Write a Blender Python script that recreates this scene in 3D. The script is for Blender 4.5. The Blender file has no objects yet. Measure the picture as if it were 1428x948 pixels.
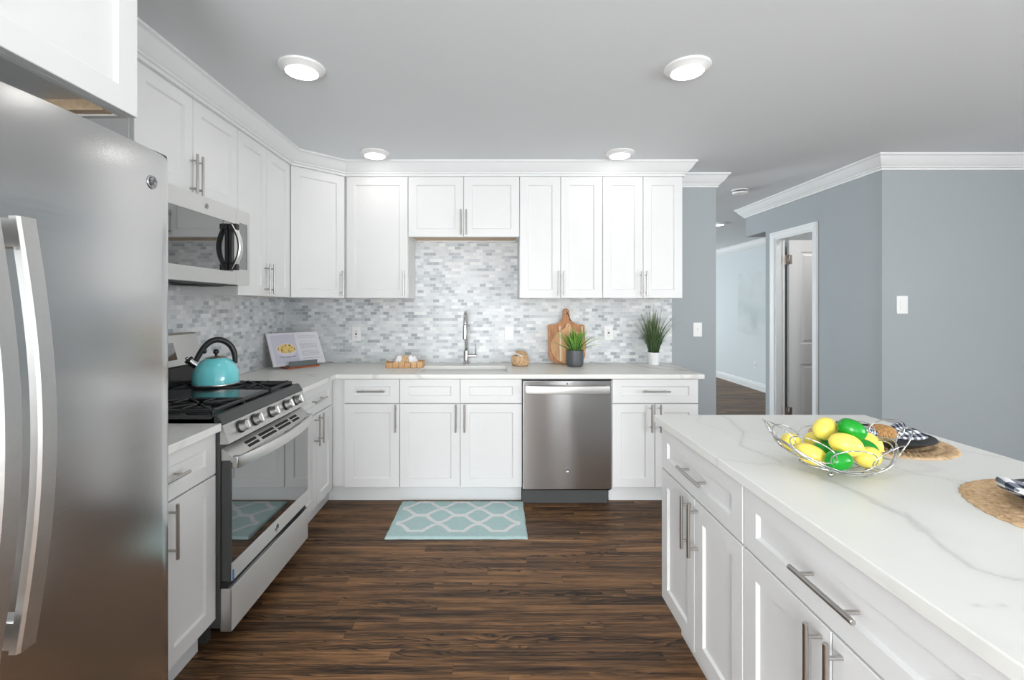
import bpy, bmesh, math, random
from math import sin, cos, pi, radians, sqrt, atan2
from mathutils import Vector, Matrix, noise

random.seed(7)
S = bpy.context.scene
COL = S.collection

# ------------------------------------------------------------------ camera, light, exposure
cam_data = bpy.data.cameras.new('camera')
cam = bpy.data.objects.new('camera', cam_data)
COL.objects.link(cam)
F_PX, CX, CY, CAM_H = 643.0, 690.6, 427.0, 1.365
cam_data.sensor_fit = 'HORIZONTAL'
cam_data.sensor_width = 36.0
cam_data.lens = F_PX / 1428.0 * 36.0
cam_data.shift_x = (714 - CX) / 1428.0
cam_data.shift_y = (CY - 474) / 1428.0
cam_data.clip_start = 0.02
cam.location = (0, 0, CAM_H)
cam.rotation_euler = (pi / 2, 0, 0)
S.camera = cam

S.view_settings.view_transform = 'Standard'
S.view_settings.look = 'None'
S.view_settings.exposure = 0.26
S.view_settings.gamma = 1.0
S.view_settings.use_curve_mapping = False

WORLD_STRENGTH = 1.0
P_CLOSET, CLOSET_Z, P_LEFT = 8.0, 2.42, 24.0
P_PATIO, P_SIDE, P_LIVING, L_LAMP = 145.0, 135.0, 150.0, 14.0

w = bpy.data.worlds.new('world')
S.world = w
w.use_nodes = True
w.node_tree.nodes['Background'].inputs[0].default_value = (0.86, 0.93, 1.0, 1)
w.node_tree.nodes['Background'].inputs[1].default_value = WORLD_STRENGTH

def area_light(name, loc, rot, sx, sy, power, color=(1, 1, 1)):
    l = bpy.data.lights.new(name, 'AREA')
    l.shape = 'RECTANGLE'
    l.size, l.size_y = sx, sy
    l.energy = power
    l.color = color
    o = bpy.data.objects.new(name, l)
    COL.objects.link(o)
    o.location = loc
    o.rotation_euler = rot
    return o

# daylight through an unseen patio door added behind the camera, the dining window on the right, the living-room window
area_light('added_daylight_patio', (-0.45, -2.66, 1.25), (pi / 2 + 0.25, 0, 0), 1.5, 1.9, P_PATIO, (0.965, 0.985, 1.0))  # put in for frontal light, tilted up to lift the ceiling
area_light('daylight_door', (1.45, -2.66, 1.15), (pi / 2 + 0.15, 0, 0), 0.5, 1.8, P_PATIO * 0.20, (0.965, 0.985, 1.0))
area_light('added_daylight_dining', (3.6, -2.66, 1.35), (pi / 2 + 0.30, 0, 0), 1.8, 1.5, P_PATIO * 0.10, (0.965, 0.985, 1.0))  # unseen window behind the camera, added for more frontal light
area_light('daylight_side', (5.06, -1.1, 1.35), (pi / 2 + 0.25, 0, pi / 2), 2.4, 1.4, P_SIDE, (0.95, 0.98, 1.0))
area_light('added_daylight_left', (-1.80, -1.55, 1.45), (pi / 2 + 0.1, 0, -pi / 2), 1.5, 1.1, P_LEFT, (0.965, 0.985, 1.0))  # unseen left window, added to brighten the island fronts
area_light('added_daylight_end', (3.2, 10.06, 1.2), (-pi / 2, 0, 0), 1.5, 1.7, 9.0, (0.86, 0.95, 1.0))  # unseen end window, added for a cool sheen on the living-room floor
area_light('closet_fill_light', (3.45, 3.95, CLOSET_Z), (0, 0, 0), 0.25, 0.25, P_CLOSET, (1.0, 0.96, 0.93))  # fill light without a fixture, added to brighten the open door
area_light('daylight_living', (-1.96, 7.2, 1.35), (pi / 2, 0, -pi / 2), 3.0, 1.5, P_LIVING, (0.86, 0.95, 1.0))

# ------------------------------------------------------------------ helpers
def P(px, py, Y):
    """photo pixel at depth Y -> world point"""
    return Vector(((px - CX) * Y / F_PX, Y, CAM_H - (py - CY) * Y / F_PX))

def PZ(px, py, z):
    """photo pixel on the horizontal plane z -> world point"""
    Y = F_PX * (CAM_H - z) / (py - CY)
    return Vector(((px - CX) * Y / F_PX, Y, z))

def box(bm, lo, hi, bev=0.0, mat=0, seg=1):
    lo, hi = Vector(lo), Vector(hi)
    r = bmesh.ops.create_cube(bm, size=1.0, matrix=Matrix.Translation((lo + hi) / 2) @ Matrix.Diagonal((hi.x - lo.x, hi.y - lo.y, hi.z - lo.z, 1)))
    vs = r['verts']
    fs = set(f for v in vs for f in v.link_faces)
    if bev > 0:
        es = list(set(e for v in vs for e in v.link_edges))
        rb = bmesh.ops.bevel(bm, geom=es, offset=bev, segments=seg, profile=0.5, affect='EDGES')
        fs = set(rb['faces']) | set(f for f in fs if f.is_valid)
        for v in rb['verts']:
            fs.update(v.link_faces)
    for f in fs:
        if f.is_valid:
            f.material_index = mat
    return vs

def frame_of(d):
    d = d.normalized()
    up = Vector((0, 0, 1)) if abs(d.z) < 0.95 else Vector((1, 0, 0))
    a = d.cross(up).normalized()
    return a, a.cross(d).normalized()

def tube(bm, pts, r, seg=10, closed=False, mat=0, flat=1.0, cap=True):
    """round tube along points; r may be a list; flat squashes the second axis"""
    pts = [Vector(p) for p in pts]
    n = len(pts)
    rs = r if isinstance(r, (list, tuple)) else [r] * n
    rings = []
    a = None
    for i, p in enumerate(pts):
        if closed:
            d = pts[(i + 1) % n] - pts[i - 1]
        else:
            d = pts[min(i + 1, n - 1)] - pts[max(i - 1, 0)]
        d = d.normalized()
        if a is None:
            a, b = frame_of(d)
        else:
            a = (a - d * a.dot(d)).normalized()
            b = a.cross(d).normalized()
        rings.append([bm.verts.new(p + (a * cos(2 * pi * k / seg) + b * sin(2 * pi * k / seg) * flat) * rs[i]) for k in range(seg)])
    m = n if closed else n - 1
    for i in range(m):
        A, B = rings[i], rings[(i + 1) % n]
        for k in range(seg):
            f = bm.faces.new((A[k], A[(k + 1) % seg], B[(k + 1) % seg], B[k]))
            f.material_index = mat
            f.smooth = True
    if not closed and cap:
        for R in (rings[0][::-1], rings[-1]):
            try:
                f = bm.faces.new(R)
                f.material_index = mat
            except ValueError:
                pass

def cyl(bm, p0, p1, r, seg=16, mat=0, r1=None):
    tube(bm, [p0, p1], [r, r if r1 is None else r1], seg, mat=mat)

def lathe(bm, prof, c=(0, 0, 0), seg=32, mat=0, axis=None, sx=1.0, sy=1.0, mats=None):
    """prof = [(r, z)...] revolved about z (or about axis) through c"""
    c = Vector(c)
    if axis is None:
        X, Y, Z = Vector((1, 0, 0)), Vector((0, 1, 0)), Vector((0, 0, 1))
    else:
        Z = Vector(axis).normalized()
        X, Y = frame_of(Z)
    rings = []
    for r, z in prof:
        if r < 1e-6:
            rings.append([bm.verts.new(c + Z * z)])
        else:
            rings.append([bm.verts.new(c + Z * z + X * (r * sx * cos(2 * pi * k / seg)) + Y * (r * sy * sin(2 * pi * k / seg))) for k in range(seg)])
    for i in range(len(rings) - 1):
        A, B = rings[i], rings[i + 1]
        mi = mats[i] if mats else mat
        for k in range(seg):
            k2 = (k + 1) % seg
            if len(A) == 1 and len(B) == 1:
                continue
            if len(A) == 1:
                f = bm.faces.new((A[0], B[k2], B[k]))
            elif len(B) == 1:
                f = bm.faces.new((A[k], A[k2], B[0]))
            else:
                f = bm.faces.new((A[k], A[k2], B[k2], B[k]))
            f.material_index = mi
            f.smooth = True

def prism(bm, outline, h0, h1, M=None, mat=0, bev=0.0, seg=2):
    """2-D outline (x, y) extruded from h0 to h1 along local z, then transformed by M"""
    M = M or Matrix.Identity(4)
    lo = [bm.verts.new((x, y, h0)) for x, y in outline]
    hi = [bm.verts.new((x, y, h1)) for x, y in outline]
    n = len(outline)
    fs = [bm.faces.new(lo[::-1]), bm.faces.new(hi)]
    top_edges = list(fs[1].edges) + list(fs[0].edges)
    for i in range(n):
        fs.append(bm.faces.new((lo[i], lo[(i + 1) % n], hi[(i + 1) % n], hi[i])))
    for f in fs:
        f.material_index = mat
    vs = set(lo + hi)
    if bev > 0:
        r = bmesh.ops.bevel(bm, geom=top_edges, offset=bev, segments=seg, profile=0.5, affect='EDGES')
        for f in r['faces']:
            f.material_index = mat
            vs.update(f.verts)
        for v in list(vs):
            if v.is_valid:
                for f in v.link_faces:
                    vs.update(f.verts)
    bmesh.ops.transform(bm, matrix=M, verts=[v for v in vs if v.is_valid])

def ball(bm, c, r, M=None, seg=16, mat=0):
    T = Matrix.Translation(Vector(c)) @ (M or Matrix.Identity(4)) @ Matrix.Scale(r, 4)
    rr = bmesh.ops.create_uvsphere(bm, u_segments=seg, v_segments=max(6, seg // 2 + 2), radius=1.0, matrix=T)
    for v in rr['verts']:
        for f in v.link_faces:
            f.material_index = mat
            f.smooth = True

def sweep(bm, path, prof, z0, side=1, mat=0):
    """sweep a wall-moulding profile [(out, dz)...] along a 2-D path with mitred corners"""
    pts = [Vector((p[0], p[1])) for p in path]
    n = len(pts)
    rings = []
    for i, p in enumerate(pts):
        ns = []
        if i > 0:
            d = (p - pts[i - 1]).normalized()
            ns.append(Vector((d.y, -d.x)) * side)
        if i < n - 1:
            d = (pts[i + 1] - p).normalized()
            ns.append(Vector((d.y, -d.x)) * side)
        if len(ns) == 2:
            m = (ns[0] + ns[1]).normalized()
            m = m / max(0.2, m.dot(ns[0]))
        else:
            m = ns[0]
        rings.append([bm.verts.new((p.x + m.x * o, p.y + m.y * o, z0 + dz)) for o, dz in prof])
    k = len(prof)
    for i in range(n - 1):
        for j in range(k):
            f = bm.faces.new((rings[i][j], rings[i][(j + 1) % k], rings[i + 1][(j + 1) % k], rings[i + 1][j]))
            f.material_index = mat
    bm.faces.new(rings[0])
    bm.faces.new(rings[-1][::-1])

def slab(bm, xs, ys, keep, z0, z1, mat=0):
    """flat slab made of the cells keep(i, j) of a grid: L-shapes and cut-outs without seams"""
    V = {}
    def v(i, j, k):
        if (i, j, k) not in V:
            V[(i, j, k)] = bm.verts.new((xs[i], ys[j], z1 if k else z0))
        return V[(i, j, k)]
    nx, ny = len(xs) - 1, len(ys) - 1
    K = lambda i, j: 0 <= i < nx and 0 <= j < ny and keep(i, j)
    for i in range(nx):
        for j in range(ny):
            if not K(i, j):
                continue
            bm.faces.new((v(i, j, 1), v(i + 1, j, 1), v(i + 1, j + 1, 1), v(i, j + 1, 1))).material_index = mat
            bm.faces.new((v(i, j + 1, 0), v(i + 1, j + 1, 0), v(i + 1, j, 0), v(i, j, 0))).material_index = mat
            for (di, dj, a, b) in ((-1, 0, (i, j + 1), (i, j)), (1, 0, (i + 1, j), (i + 1, j + 1)), (0, -1, (i, j), (i + 1, j)), (0, 1, (i + 1, j + 1), (i, j + 1))):
                if not K(i + di, j + dj):
                    bm.faces.new((v(*a, 0), v(*b, 0), v(*b, 1), v(*a, 1))).material_index = mat

def grid(bm, fn, nu, nv, closed_u=False, mat=0, smooth=True, uv=True):
    """surface fn(u, v) -> point with uv coordinates"""
    L = bm.loops.layers.uv.verify() if uv else None
    cols = nu if closed_u else nu + 1
    V = [[bm.verts.new(fn(i / nu, j / nv)) for j in range(nv + 1)] for i in range(cols)]
    for i in range(nu):
        for j in range(nv):
            i2 = (i + 1) % cols
            f = bm.faces.new((V[i][j], V[i2][j], V[i2][j + 1], V[i][j + 1]))
            f.material_index = mat
            f.smooth = smooth
            if uv:
                for l, (a, b) in zip(f.loops, ((i, j), (i + 1, j), (i + 1, j + 1), (i, j + 1))):
                    l[L].uv = (a / nu, b / nv)
    return V

def obj(name, bm, mats, parent=None, smooth_angle=None, recalc=True):
    """link a bmesh as one mesh object"""
    if recalc:
        bmesh.ops.recalc_face_normals(bm, faces=bm.faces)
    me = bpy.data.meshes.new(name)
    bm.to_mesh(me)
    bm.free()
    for m in (mats if isinstance(mats, (list, tuple)) else [mats]):
        me.materials.append(m)
    if smooth_angle:
        for p in me.polygons:
            p.use_smooth = True
        me.set_sharp_from_angle(angle=radians(smooth_angle))
    o = bpy.data.objects.new(name, me)
    COL.objects.link(o)
    if smooth_angle:
        wn = o.modifiers.new('weighted_normals', 'WEIGHTED_NORMAL')
        wn.keep_sharp = True
        wn.weight = 80
    if parent:
        o.parent = parent
    return o

def tag(o, label, cat=None, group=None, kind=None):
    o['label'] = label
    if cat:
        o['category'] = cat
    if group:
        o['group'] = group
    if kind:
        o['kind'] = kind
    return o

def thing(name, label, cat, loc=(0, 0, 0), rotz=0, group=None):
    o = bpy.data.objects.new(name, None)
    COL.objects.link(o)
    o.location = loc
    o.rotation_euler = (0, 0, rotz)
    o.empty_display_size = 0.1
    return tag(o, label, cat, group)

def struct(name, bm, mats, label, cat, **k):
    return tag(obj(name, bm, mats, **k), label, cat, kind='structure')

def color_attr(o, fn, name='paint'):
    """per-vertex printed colour from fn(co) -> (r, g, b)"""
    a = o.data.color_attributes.new(name, 'FLOAT_COLOR', 'POINT')
    for i, v in enumerate(o.data.vertices):
        c = fn(v.co)
        a.data[i].color = (c[0], c[1], c[2], 1)

def seg_dist(p, a, b):
    d = b - a
    L = d.length_squared
    t = 0 if L == 0 else max(0, min(1, (p - a).dot(d) / L))
    return (p - a - d * t).length

# ------------------------------------------------------------------ materials
def srgb(r, g, b):
    f = lambda c: (c / 255 / 12.92) if c / 255 <= 0.04045 else ((c / 255 + 0.055) / 1.055) ** 2.4
    return (f(r), f(g), f(b))

class N:
    def __init__(self, name):
        self.m = bpy.data.materials.new(name)
        self.m.use_nodes = True
        self.t = self.m.node_tree
        self.b = self.t.nodes['Principled BSDF']
    def n(self, kind, **kw):
        x = self.t.nodes.new(kind)
        for k, v in kw.items():
            if k.startswith('i_'):
                key = k[2:]
                x.inputs[int(key) if key.isdigit() else key.replace('_', ' ')].default_value = v
            else:
                setattr(x, k, v)
        return x
    def l(self, a, b):
        self.t.links.new(a, b)
    def coords(self, which='Object', scale=(1, 1, 1), rot=(0, 0, 0), loc=(0, 0, 0)):
        tc = self.n('ShaderNodeTexCoord')
        mp = self.n('ShaderNodeMapping')
        mp.inputs['Scale'].default_value = scale
        mp.inputs['Rotation'].default_value = rot
        mp.inputs['Location'].default_value = loc
        self.l(tc.outputs[which], mp.inputs['Vector'])
        return mp.outputs[0]
    def ramp(self, fac, stops):
        r = self.n('ShaderNodeValToRGB')
        e = r.color_ramp.elements
        while len(e) < len(stops):
            e.new(0.5)
        for i, (p, c) in enumerate(stops):
            e[i].position = p
            e[i].color = (c[0], c[1], c[2], 1)
        self.l(fac, r.inputs[0])
        return r.outputs[0]
    def mix(self, fac, a, b, mode='MIX'):
        x = self.n('ShaderNodeMix', data_type='RGBA', blend_type=mode)
        for sock, v in ((x.inputs[0], fac), (x.inputs[6], a), (x.inputs[7], b)):
            if hasattr(v, 'node'):
                self.l(v, sock)
            elif isinstance(v, (int, float)):
                sock.default_value = v
            else:
                sock.default_value = (v[0], v[1], v[2], 1)
        return x.outputs[2]
    def math(self, op, a, b=None, c=None):
        x = self.n('ShaderNodeMath', operation=op)
        for i, v in enumerate((a, b, c)):
            if v is None:
                continue
            if hasattr(v, 'node'):
                self.l(v, x.inputs[i])
            else:
                x.inputs[i].default_value = v
        return x.outputs[0]
    def noise(self, vec, scale, detail=4, rough=0.5, dist=0.0):
        x = self.n('ShaderNodeTexNoise')
        x.inputs['Scale'].default_value = scale
        x.inputs['Detail'].default_value = detail
        x.inputs['Roughness'].default_value = rough
        x.inputs['Distortion'].default_value = dist
        if vec is not None:
            self.l(vec, x.inputs['Vector'])
        return x
    def bump(self, h, strength=0.2, dist=0.002):
        x = self.n('ShaderNodeBump')
        x.inputs['Strength'].default_value = strength
        x.inputs['Distance'].default_value = dist
        self.l(h, x.inputs['Height'])
        self.l(x.outputs[0], self.b.inputs['Normal'])
    def set(self, **k):
        for a, v in k.items():
            s = self.b.inputs[a.replace('_', ' ')]
            if hasattr(v, 'node'):
                self.l(v, s)
            elif isinstance(v, tuple):
                s.default_value = (v[0], v[1], v[2], 1)
            else:
                s.default_value = v
        return self.m

def plain(name, col, rough=0.5, metal=0.0, var=0.04, vscale=8, bump=0.0, **k):
    n = N(name)
    v = n.coords('Object')
    nz = n.noise(v, vscale, 3)
    c = n.mix(nz.outputs[0], tuple(x * (1 - var) for x in col), tuple(min(1, x * (1 + var)) for x in col))
    n.set(Base_Color=c, Roughness=rough, Metallic=metal, **k)
    if bump:
        n2 = n.noise(v, vscale * 30, 2)
        n.bump(n2.outputs[0], bump, 0.001)
    return n.m

def m_steel(name, base=(0.60, 0.60, 0.59), rough=0.24, scale=(2, 2, 260), strength=0.03, aniso=0.0, arot=0.0):
    n = N(name)
    v = n.coords('Object', scale)
    nz = n.noise(v, 3.0, 3, 0.6)
    c = n.mix(nz.outputs[0], tuple(x * 0.94 for x in base), tuple(min(1, x * 1.05) for x in base))
    r = n.math('MULTIPLY_ADD', nz.outputs[0], 0.08, rough - 0.04)
    n.set(Base_Color=c, Metallic=1.0, Roughness=r)
    if aniso:
        n.set(Anisotropic=aniso, Anisotropic_Rotation=arot)
        tg = n.n('ShaderNodeTangent', direction_type='RADIAL', axis='Z')
        n.l(tg.outputs[0], n.b.inputs['Tangent'])
    n.bump(nz.outputs[0], strength, 0.001)
    return n.m

def m_wood_floor():
    n = N('dark_oak_strip_floor')
    v = n.coords('Object')
    br = n.n('ShaderNodeTexBrick', offset=0.0, offset_frequency=2)
    br.inputs['Color1'].default_value = (0, 0, 0, 1)
    br.inputs['Color2'].default_value = (1, 1, 1, 1)
    br.inputs['Mortar'].default_value = (0.5, 0.5, 0.5, 1)
    br.inputs['Scale'].default_value = 1.0
    br.inputs['Mortar Size'].default_value = 0.0007
    br.inputs['Mortar Smooth'].default_value = 0.2
    br.inputs['Brick Width'].default_value = 1.07
    br.inputs['Row Height'].default_value = 0.057
    sp0 = n.n('ShaderNodeSeparateXYZ')
    n.l(v, sp0.inputs[0])
    row = n.math('FLOOR', n.math('DIVIDE', sp0.outputs[1], 0.057))
    wn = n.n('ShaderNodeTexWhiteNoise', noise_dimensions='1D')
    n.l(row, wn.inputs['W'])
    cb0 = n.n('ShaderNodeCombineXYZ')
    n.l(n.math('MULTIPLY_ADD', wn.outputs['Value'], 7.3, n.math('ADD', sp0.outputs[0], 20.0)), cb0.inputs[0]); n.l(n.math('ADD', sp0.outputs[1], 5.7), cb0.inputs[1])
    n.l(cb0.outputs[0], br.inputs['Vector'])
    rnd = n.n('ShaderNodeSeparateColor')
    n.l(br.outputs['Color'], rnd.inputs[0])
    rv = rnd.outputs[0]
    sep = n.n('ShaderNodeSeparateXYZ')
    n.l(v, sep.inputs[0])
    # grain coordinates: shifted for every board
    gx = n.math('MULTIPLY_ADD', rv, 13.7, sep.outputs[0])
    gy = n.math('MULTIPLY_ADD', rv, 5.3, sep.outputs[1])
    cb = n.n('ShaderNodeCombineXYZ')
    n.l(gx, cb.inputs[0]); n.l(gy, cb.inputs[1])
    def gmap(sx, sy):
        mp = n.n('ShaderNodeMapping')
        mp.inputs['Scale'].default_value = (sx, sy, 1)
        n.l(cb.outputs[0], mp.inputs[0])
        return mp.outputs[0]
    fine = n.noise(gmap(7, 260), 1.0, 4, 0.6)
    streak = n.noise(gmap(2.2, 58), 1.0, 6, 0.72, 0.4)
    broad = n.noise(gmap(1.1, 15), 1.0, 4, 0.6, 0.3)
    # cathedral figure: strongly bent growth-ring lines, only in some boards
    bend = n.noise(gmap(2.6, 13), 1.0, 2, 0.5)
    arg = n.math('MULTIPLY_ADD', bend.outputs[0], 11.0, n.math('MULTIPLY', gy, 62.0))
    saw = n.math('FRACT', arg)
    line = n.math('POWER', saw, 3.0)
    gate = n.noise(gmap(0.9, 11), 1.0, 2, 0.5)
    gt = n.math('MINIMUM', n.math('MULTIPLY', n.math('MAXIMUM', n.math('SUBTRACT', gate.outputs[0], 0.47), 0.0), 6.0), 1.0)
    fig = n.math('MULTIPLY', line, gt)
    t = n.math('MULTIPLY', streak.outputs[0], 1.05)
    t = n.math('ADD', t, n.math('MULTIPLY', broad.outputs[0], 0.75))
    t = n.math('ADD', t, n.math('MULTIPLY', fine.outputs[0], 0.62))
    t = n.math('ADD', t, n.math('MULTIPLY_ADD', rv, 0.12, -0.74))
    t = n.math('SUBTRACT', t, n.math('MULTIPLY', n.math('MULTIPLY', fig, n.math('MULTIPLY_ADD', fine.outputs[0], 1.2, 0.3)), 0.46))
    c = n.ramp(t, [(0.20, srgb(30, 24, 20)), (0.38, srgb(68, 50, 37)), (0.52, srgb(108, 79, 53)), (0.68, srgb(146, 106, 70)), (0.92, srgb(184, 142, 100))])
    c = n.mix(n.math('MULTIPLY', br.outputs['Fac'], 0.6), c, srgb(34, 25, 20))
    rgh = n.math('MULTIPLY_ADD', fine.outputs[0], 0.18, 0.36)
    n.set(Base_Color=c, Roughness=rgh, Specular_IOR_Level=0.25)
    hh = n.math('SUBTRACT', n.math('MULTIPLY', fine.outputs[0], 0.5), br.outputs['Fac'])
    n.bump(hh, 0.15, 0.001)
    return n.m

def m_tile(name, axis):
    """small grey marble brick mosaic; axis = world axis that runs along the wall"""
    n = N(name)
    tc = n.n('ShaderNodeTexCoord')
    sep = n.n('ShaderNodeSeparateXYZ')
    n.l(tc.outputs['Object'], sep.inputs[0])
    cb = n.n('ShaderNodeCombineXYZ')
    n.l(sep.outputs[axis], cb.inputs[0]); n.l(sep.outputs[2], cb.inputs[1])
    br = n.n('ShaderNodeTexBrick', offset=0.5, offset_frequency=2)
    br.inputs['Color1'].default_value = (0, 0, 0, 1)
    br.inputs['Color2'].default_value = (1, 1, 1, 1)
    br.inputs['Mortar'].default_value = (0.9, 0.9, 0.9, 1)
    br.inputs['Scale'].default_value = 1.0
    br.inputs['Mortar Size'].default_value = 0.0012
    br.inputs['Mortar Smooth'].default_value = 0.1
    br.inputs['Brick Width'].default_value = 0.051
    br.inputs['Row Height'].default_value = 0.0254
    n.l(cb.outputs[0], br.inputs['Vector'])
    c = n.ramp(br.outputs['Color'], [(0.0, srgb(160, 166, 171)), (0.14, srgb(188, 193, 197)), (0.40, srgb(206, 210, 212)), (0.75, srgb(219, 221, 222)), (1.0, srgb(231, 233, 232))])
    nz = n.noise(cb.outputs[0], 60, 4, 0.6, 1.5)
    c = n.mix(n.math('MULTIPLY', n.math('GREATER_THAN', nz.outputs[0], 0.64), 0.30), c, srgb(150, 156, 160))
    c = n.mix(br.outputs['Fac'], c, srgb(214, 217, 218))
    n.set(Base_Color=c, Roughness=0.34)
    n.bump(n.math('SUBTRACT', 1.0, br.outputs['Fac']), 0.25, 0.0008)
    return n.m

def m_quartz(name, vein_attr=False):
    n = N(name)
    v = n.coords('Object')
    base = n.noise(v, 2.2, 4, 0.55)
    c = n.mix(base.outputs[0], srgb(231, 230, 225), srgb(241, 241, 237))
    # fine natural veining: thin iso-lines of a warped noise
    wp = n.noise(v, 0.9, 3, 0.5, 1.2)
    d = n.math('ABSOLUTE', n.math('SUBTRACT', wp.outputs[0], 0.5))
    line = n.math('SUBTRACT', 1.0, n.math('MINIMUM', n.math('MULTIPLY', d, 60.0), 1.0))
    gate = n.noise(v, 1.7, 2)
    g = n.math('MULTIPLY', line, n.math('MULTIPLY', n.math('MAXIMUM', n.math('SUBTRACT', gate.outputs[0], 0.42), 0.0), 1.0 if vein_attr else 3.0))
    c = n.mix(g, c, srgb(176, 174, 170))
    if vein_attr:
        at = n.n('ShaderNodeAttribute', attribute_name='vein')
        nz = n.noise(v, 60, 3, 0.6)
        f = n.math('MULTIPLY', at.outputs['Fac'], n.math('MULTIPLY_ADD', nz.outputs[0], 0.8, 0.35))
        c = n.mix(n.math('MINIMUM', f, 1.0), c, srgb(188, 186, 181))
    n.set(Base_Color=c, Roughness=0.34, Specular_IOR_Level=0.35)
    return n.m

def m_attr(name, rough=0.6, bump=0.0, bscale=300, attr='paint', **k):
    n = N(name)
    at = n.n('ShaderNodeAttribute', attribute_name=attr)
    v = n.coords('Object')
    nz = n.noise(v, bscale, 3, 0.6)
    c = n.mix(n.math('MULTIPLY_ADD', nz.outputs[0], 0.20, -0.06), at.outputs['Color'], (0.0, 0.0, 0.0), 'MIX') if bump else at.outputs['Color']
    n.set(Base_Color=c, Roughness=rough, **k)
    if bump:
        n.bump(nz.outputs[0], bump, 0.004)
    return n.m

def m_wood(name, c0, c1, c2, scale=(30, 30, 3), rough=0.45):
    n = N(name)
    v = n.coords('Object', scale)
    nz = n.noise(v, 2.0, 5, 0.6, 0.6)
    c = n.ramp(nz.outputs[0], [(0.25, c0), (0.5, c1), (0.75, c2)])
    n.set(Base_Color=c, Roughness=rough)
    return n.m

def m_straw(name, c0, c1, c2, scale=70, rough=0.8):
    n = N(name)
    v = n.coords('Object')
    nz = n.noise(v, scale, 5, 0.7)
    c = n.ramp(nz.outputs[0], [(0.28, c0), (0.5, c1), (0.72, c2)])
    n.set(Base_Color=c, Roughness=rough)
    n.bump(nz.outputs[0], 0.5, 0.003)
    return n.m

def m_gingham(name, rep=(10, 14)):
    n = N(name)
    tc = n.n('ShaderNodeTexCoord')
    sep = n.n('ShaderNodeSeparateXYZ')
    n.l(tc.outputs['UV'], sep.inputs[0])
    a = n.math('GREATER_THAN', n.math('FRACT', n.math('MULTIPLY', sep.outputs[0], rep[0])), 0.5)
    b = n.math('GREATER_THAN', n.math('FRACT', n.math('MULTIPLY', sep.outputs[1], rep[1])), 0.5)
    s = n.math('MULTIPLY', n.math('ADD', a, b), 0.5)
    c = n.ramp(s, [(0.0, srgb(236, 236, 238)), (0.5, srgb(128, 132, 142)), (1.0, srgb(50, 55, 68))])
    n.set(Base_Color=c, Roughness=0.95, Specular_IOR_Level=0.1)
    nz = n.noise(tc.outputs['Object'], 500, 2)
    n.bump(nz.outputs[0], 0.2, 0.001)
    return n.m

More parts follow.
